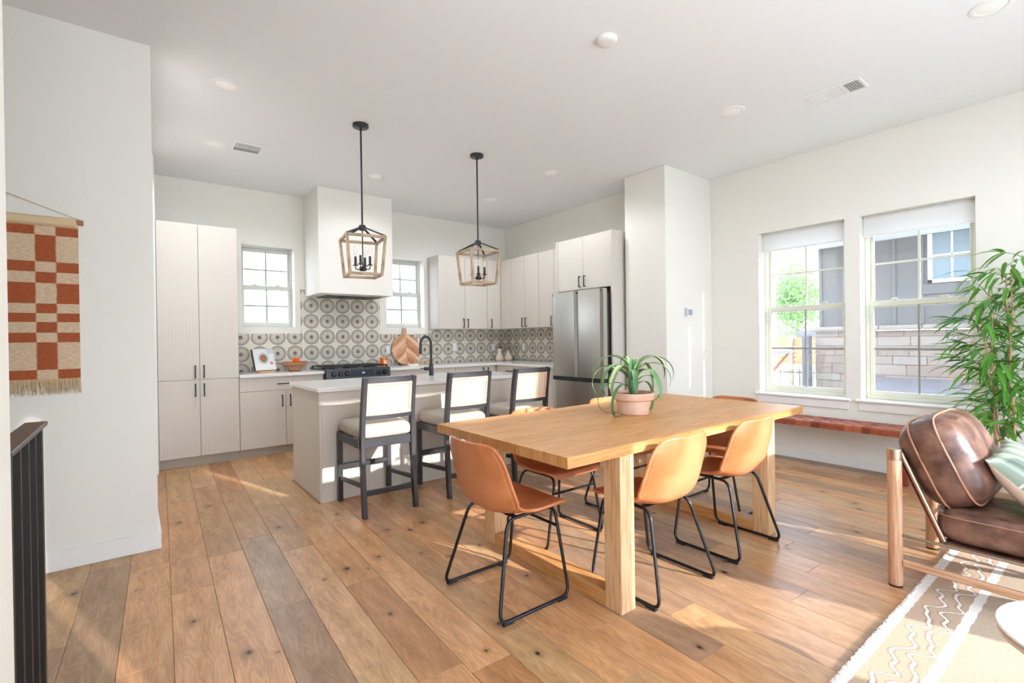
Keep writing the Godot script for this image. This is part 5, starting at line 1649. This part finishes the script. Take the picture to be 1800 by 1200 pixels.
# ------------------------------------------------------------------ plants
func bamboo() -> void:
	var t := thing("bamboo_plant", "tall potted bamboo plant with many slim green leaves by the window", "plant", V(5.08, 0, -0.585))
	put("pot", MB.new().lathe(Vector3.ZERO, [Vector2(0, 0), Vector2(0.14, 0), Vector2(0.175, 0.30), Vector2(0.18, 0.34), Vector2(0.165, 0.34), Vector2(0.155, 0.30), Vector2(0, 0.29)], 28), mat(rgb(214, 206, 194), 0.7), t)
	var lm := [leaf_mesh(0.15, 0.025, 0.35), leaf_mesh(0.185, 0.030, 0.5), leaf_mesh(0.125, 0.027, 0.2), leaf_mesh(0.17, 0.022, 0.75)]
	var ms := [M.leaf, M.leaf2, M.leaf3, M.leaf4, M.leaf, M.leaf2]
	var made := 0
	var stems := [[V(-0.02, 0, -0.10), V(-0.03, 1.62, -0.13)], [V(0.03, 0, -0.05), V(0.05, 1.75, -0.02)], [V(-0.05, 0, 0.0), V(-0.06, 1.70, -0.04)], [V(0.0, 0, 0.06), V(0.02, 1.85, 0.10)], [V(0.07, 0, 0.03), V(0.10, 1.6, 0.16)], [V(-0.06, 0, -0.05), V(-0.13, 1.3, -0.16)]]
	for k in stems.size():
		var a: Vector3 = stems[k][0] + V(0, 0.28, 0)
		var b: Vector3 = stems[k][1]
		var pts := []
		var rr := []
		for i in 23:
			pts.append(a.lerp(b, i / 22.0) + V(0.006 * sin(i * 0.9 + k), 0, 0.006 * cos(i * 0.7 + k)))
			rr.append(lerpf(0.0105, 0.004, i / 22.0) * (1.16 if i % 3 == 0 else 1.0))
		var st := put("stem", MB.new().tube(pts, rr, 8), M.cane_stem, t)
		# side twigs carrying tufts of leaves
		for j in 10:
			var f := lerpf(0.18, 1.0, (j + rng.randf() * 0.8) / 10.0)
			var o := a.lerp(b, minf(f, 1.0))
			var ang := -PI / 2 + rng.randf_range(-2.0, 2.0)
			var reach := rng.randf_range(0.10, 0.27)
			var tip := o + V(cos(ang) * reach, rng.randf_range(0.03, 0.14), sin(ang) * reach)
			tip.x = minf(tip.x, 0.26)
			put("twig", MB.new().tube([o, o.lerp(tip, 0.5) + V(0, 0.02, 0), tip], [0.003, 0.0022, 0.0012], 5), M.stem, st)
			for q in 5 if made < 300 else 0:
				var at := o.lerp(tip, rng.randf_range(0.55, 1.0))
				var ya := ang + rng.randf_range(-1.3, 1.3)
				var l := put("leaf", lm[rng.randi() % 4], ms[rng.randi() % 6], t)
				l.transform = Transform3D(Basis(Vector3.UP, -ya) * Basis(V(0, 0, 1), rng.randf_range(-0.5, 0.55)) * Basis(Vector3.RIGHT, rng.randf_range(-0.7, 0.7)), at)
				l.position.x = minf(l.position.x, 0.30 - maxf(0.0, cos(ya)) * 0.16)
				made += 1
	# a few more at the top, joined
	var extra := MultiMesh.new()
	extra.transform_format = MultiMesh.TRANSFORM_3D
	extra.mesh = lm[1]
	extra.instance_count = 260
	for i in extra.instance_count:
		var s: Array = stems[rng.randi() % 6]
		var o: Vector3 = s[0].lerp(s[1], rng.randf_range(0.3, 1.02))
		var ya := -PI / 2 + rng.randf_range(-2.4, 2.4)
		var p := o + V(cos(ya), 0.2, sin(ya)) * rng.randf_range(0.05, 0.22)
		p.x = minf(p.x, 0.30 - maxf(0.0, cos(ya)) * 0.18)
		extra.set_instance_transform(i, Transform3D(Basis(Vector3.UP, -ya) * Basis(V(0, 0, 1), rng.randf_range(-0.5, 0.5)), p))
	var e := MultiMeshInstance3D.new()
	e.name = "small_leaves"
	e.multimesh = extra
	e.material_override = M.leaf
	e.set_meta("kind", "stuff")
	t.add_child(e, true)


func air_plant() -> void:
	var c := V(2.574, 0.776, -2.052)
	var p := thing("plant_pot", "weathered terracotta pot on the dining table", "pot", c)
	put("body", MB.new().lathe(Vector3.ZERO, [Vector2(0, 0.0), Vector2(0.094, 0.0), Vector2(0.097, 0.004), Vector2(0.100, 0.03), Vector2(0.113, 0.085), Vector2(0.115, 0.092), Vector2(0.128, 0.094), Vector2(0.132, 0.098), Vector2(0.135, 0.136), Vector2(0.131, 0.140), Vector2(0.121, 0.139), Vector2(0.112, 0.10), Vector2(0, 0.098)], 40), M.terracotta, p)
	put("soil", MB.new().lathe(Vector3.ZERO, [Vector2(0.118, 0.122), Vector2(0.06, 0.128), Vector2(0, 0.13)], 24), mat(rgb(96, 72, 56), 0.95), p)
	var t := thing("air_plant", "curly green air plant with arching ribbon leaves in the terracotta pot", "plant", c + V(0, 0.125, 0))
	put("core", MB.new().blob(V(0, 0.075, 0), V(0.034, 0.085, 0.034), V(2, 2.2, 2), Basis(), 8), M.air2, t)
	# leaf: rises from the core, arches over and curls under; [azimuth, length, first slope, total turn, width, height of its root]
	var ls := [[235, 0.46, 75, 215, 0.040, 0.06], [262, 0.40, 70, 190, 0.044, 0.05], [292, 0.42, 62, 170, 0.042, 0.06], [318, 0.47, 70, 205, 0.038, 0.06], [345, 0.50, 72, 200, 0.036, 0.06], [12, 0.46, 80, 190, 0.032, 0.09], [38, 0.44, 82, 200, 0.030, 0.10], [66, 0.40, 80, 200, 0.030, 0.08], [112, 0.46, 68, 190, 0.044, 0.05], [138, 0.42, 66, 165, 0.046, 0.05], [163, 0.48, 72, 195, 0.044, 0.06], [185, 0.48, 76, 210, 0.038, 0.06], [210, 0.44, 84, 195, 0.030, 0.10], [222, 0.50, 40, 260, 0.026, 0.03], [305, 0.34, 86, 175, 0.026, 0.11], [355, 0.54, 38, 265, 0.026, 0.03], [172, 0.52, 36, 255, 0.024, 0.03], [250, 0.30, 88, 150, 0.024, 0.12], [80, 0.34, 86, 170, 0.024, 0.12], [20, 0.38, 60, 240, 0.028, 0.05], [330, 0.36, 84, 215, 0.024, 0.11], [145, 0.36, 86, 210, 0.024, 0.11]]
	var ms := [M.air, M.air2, M.air3, M.air]
	for i in ls.size():
		var L: Array = ls[i]
		var a := deg_to_rad(L[0])
		var d := V(cos(a), 0, sin(a))
		var side := V(-sin(a), 0, cos(a))
		var pts := []
		var at := V(0, L[5], 0) + d * 0.010
		for j in 17:
			pts.append(Vector3(at.x, maxf(at.y, -0.118), at.z))
			var sl := deg_to_rad(L[2] - L[3] * pow(j / 16.0, 1.15))
			at += (d * cos(sl) + Vector3.UP * sin(sl)) * (L[1] / 16.0) + side * 0.0018 * sin(i * 2.1) * j / 8.0
		var mb := MB.new()
		var w: float = L[4]
		var f := func(u: float, v: float, o: float) -> Vector3:
			var q: Vector3 = spline(pts, v)
			var q2: Vector3 = spline(pts, minf(v + 0.02, 1.0)) if v < 0.98 else q + (q - spline(pts, v - 0.02))
			var tg := (q2 - q).normalized()
			var sd := (side - tg * side.dot(tg)).normalized()
			var nn := sd.cross(tg).normalized()
			var ww := w * 0.5 * minf(1.0, 0.55 + v * 1.6) * pow(1.0 - pow(v, 3.0), 0.7)
			var s := u * 2.0 - 1.0
			return q + sd * s * ww + nn * (s * s * ww * 0.35 + o)
		mb.grid(4, 26, func(u, v): return f.call(u, v, 0.0))
		mb.grid(4, 26, func(u, v): return f.call(u, v, 0.0022 * (1.0 - pow(absf(u * 2.0 - 1.0), 2.0)) + 0.0004), -1.0)
		put("leaf", mb, ms[i % 4], t)
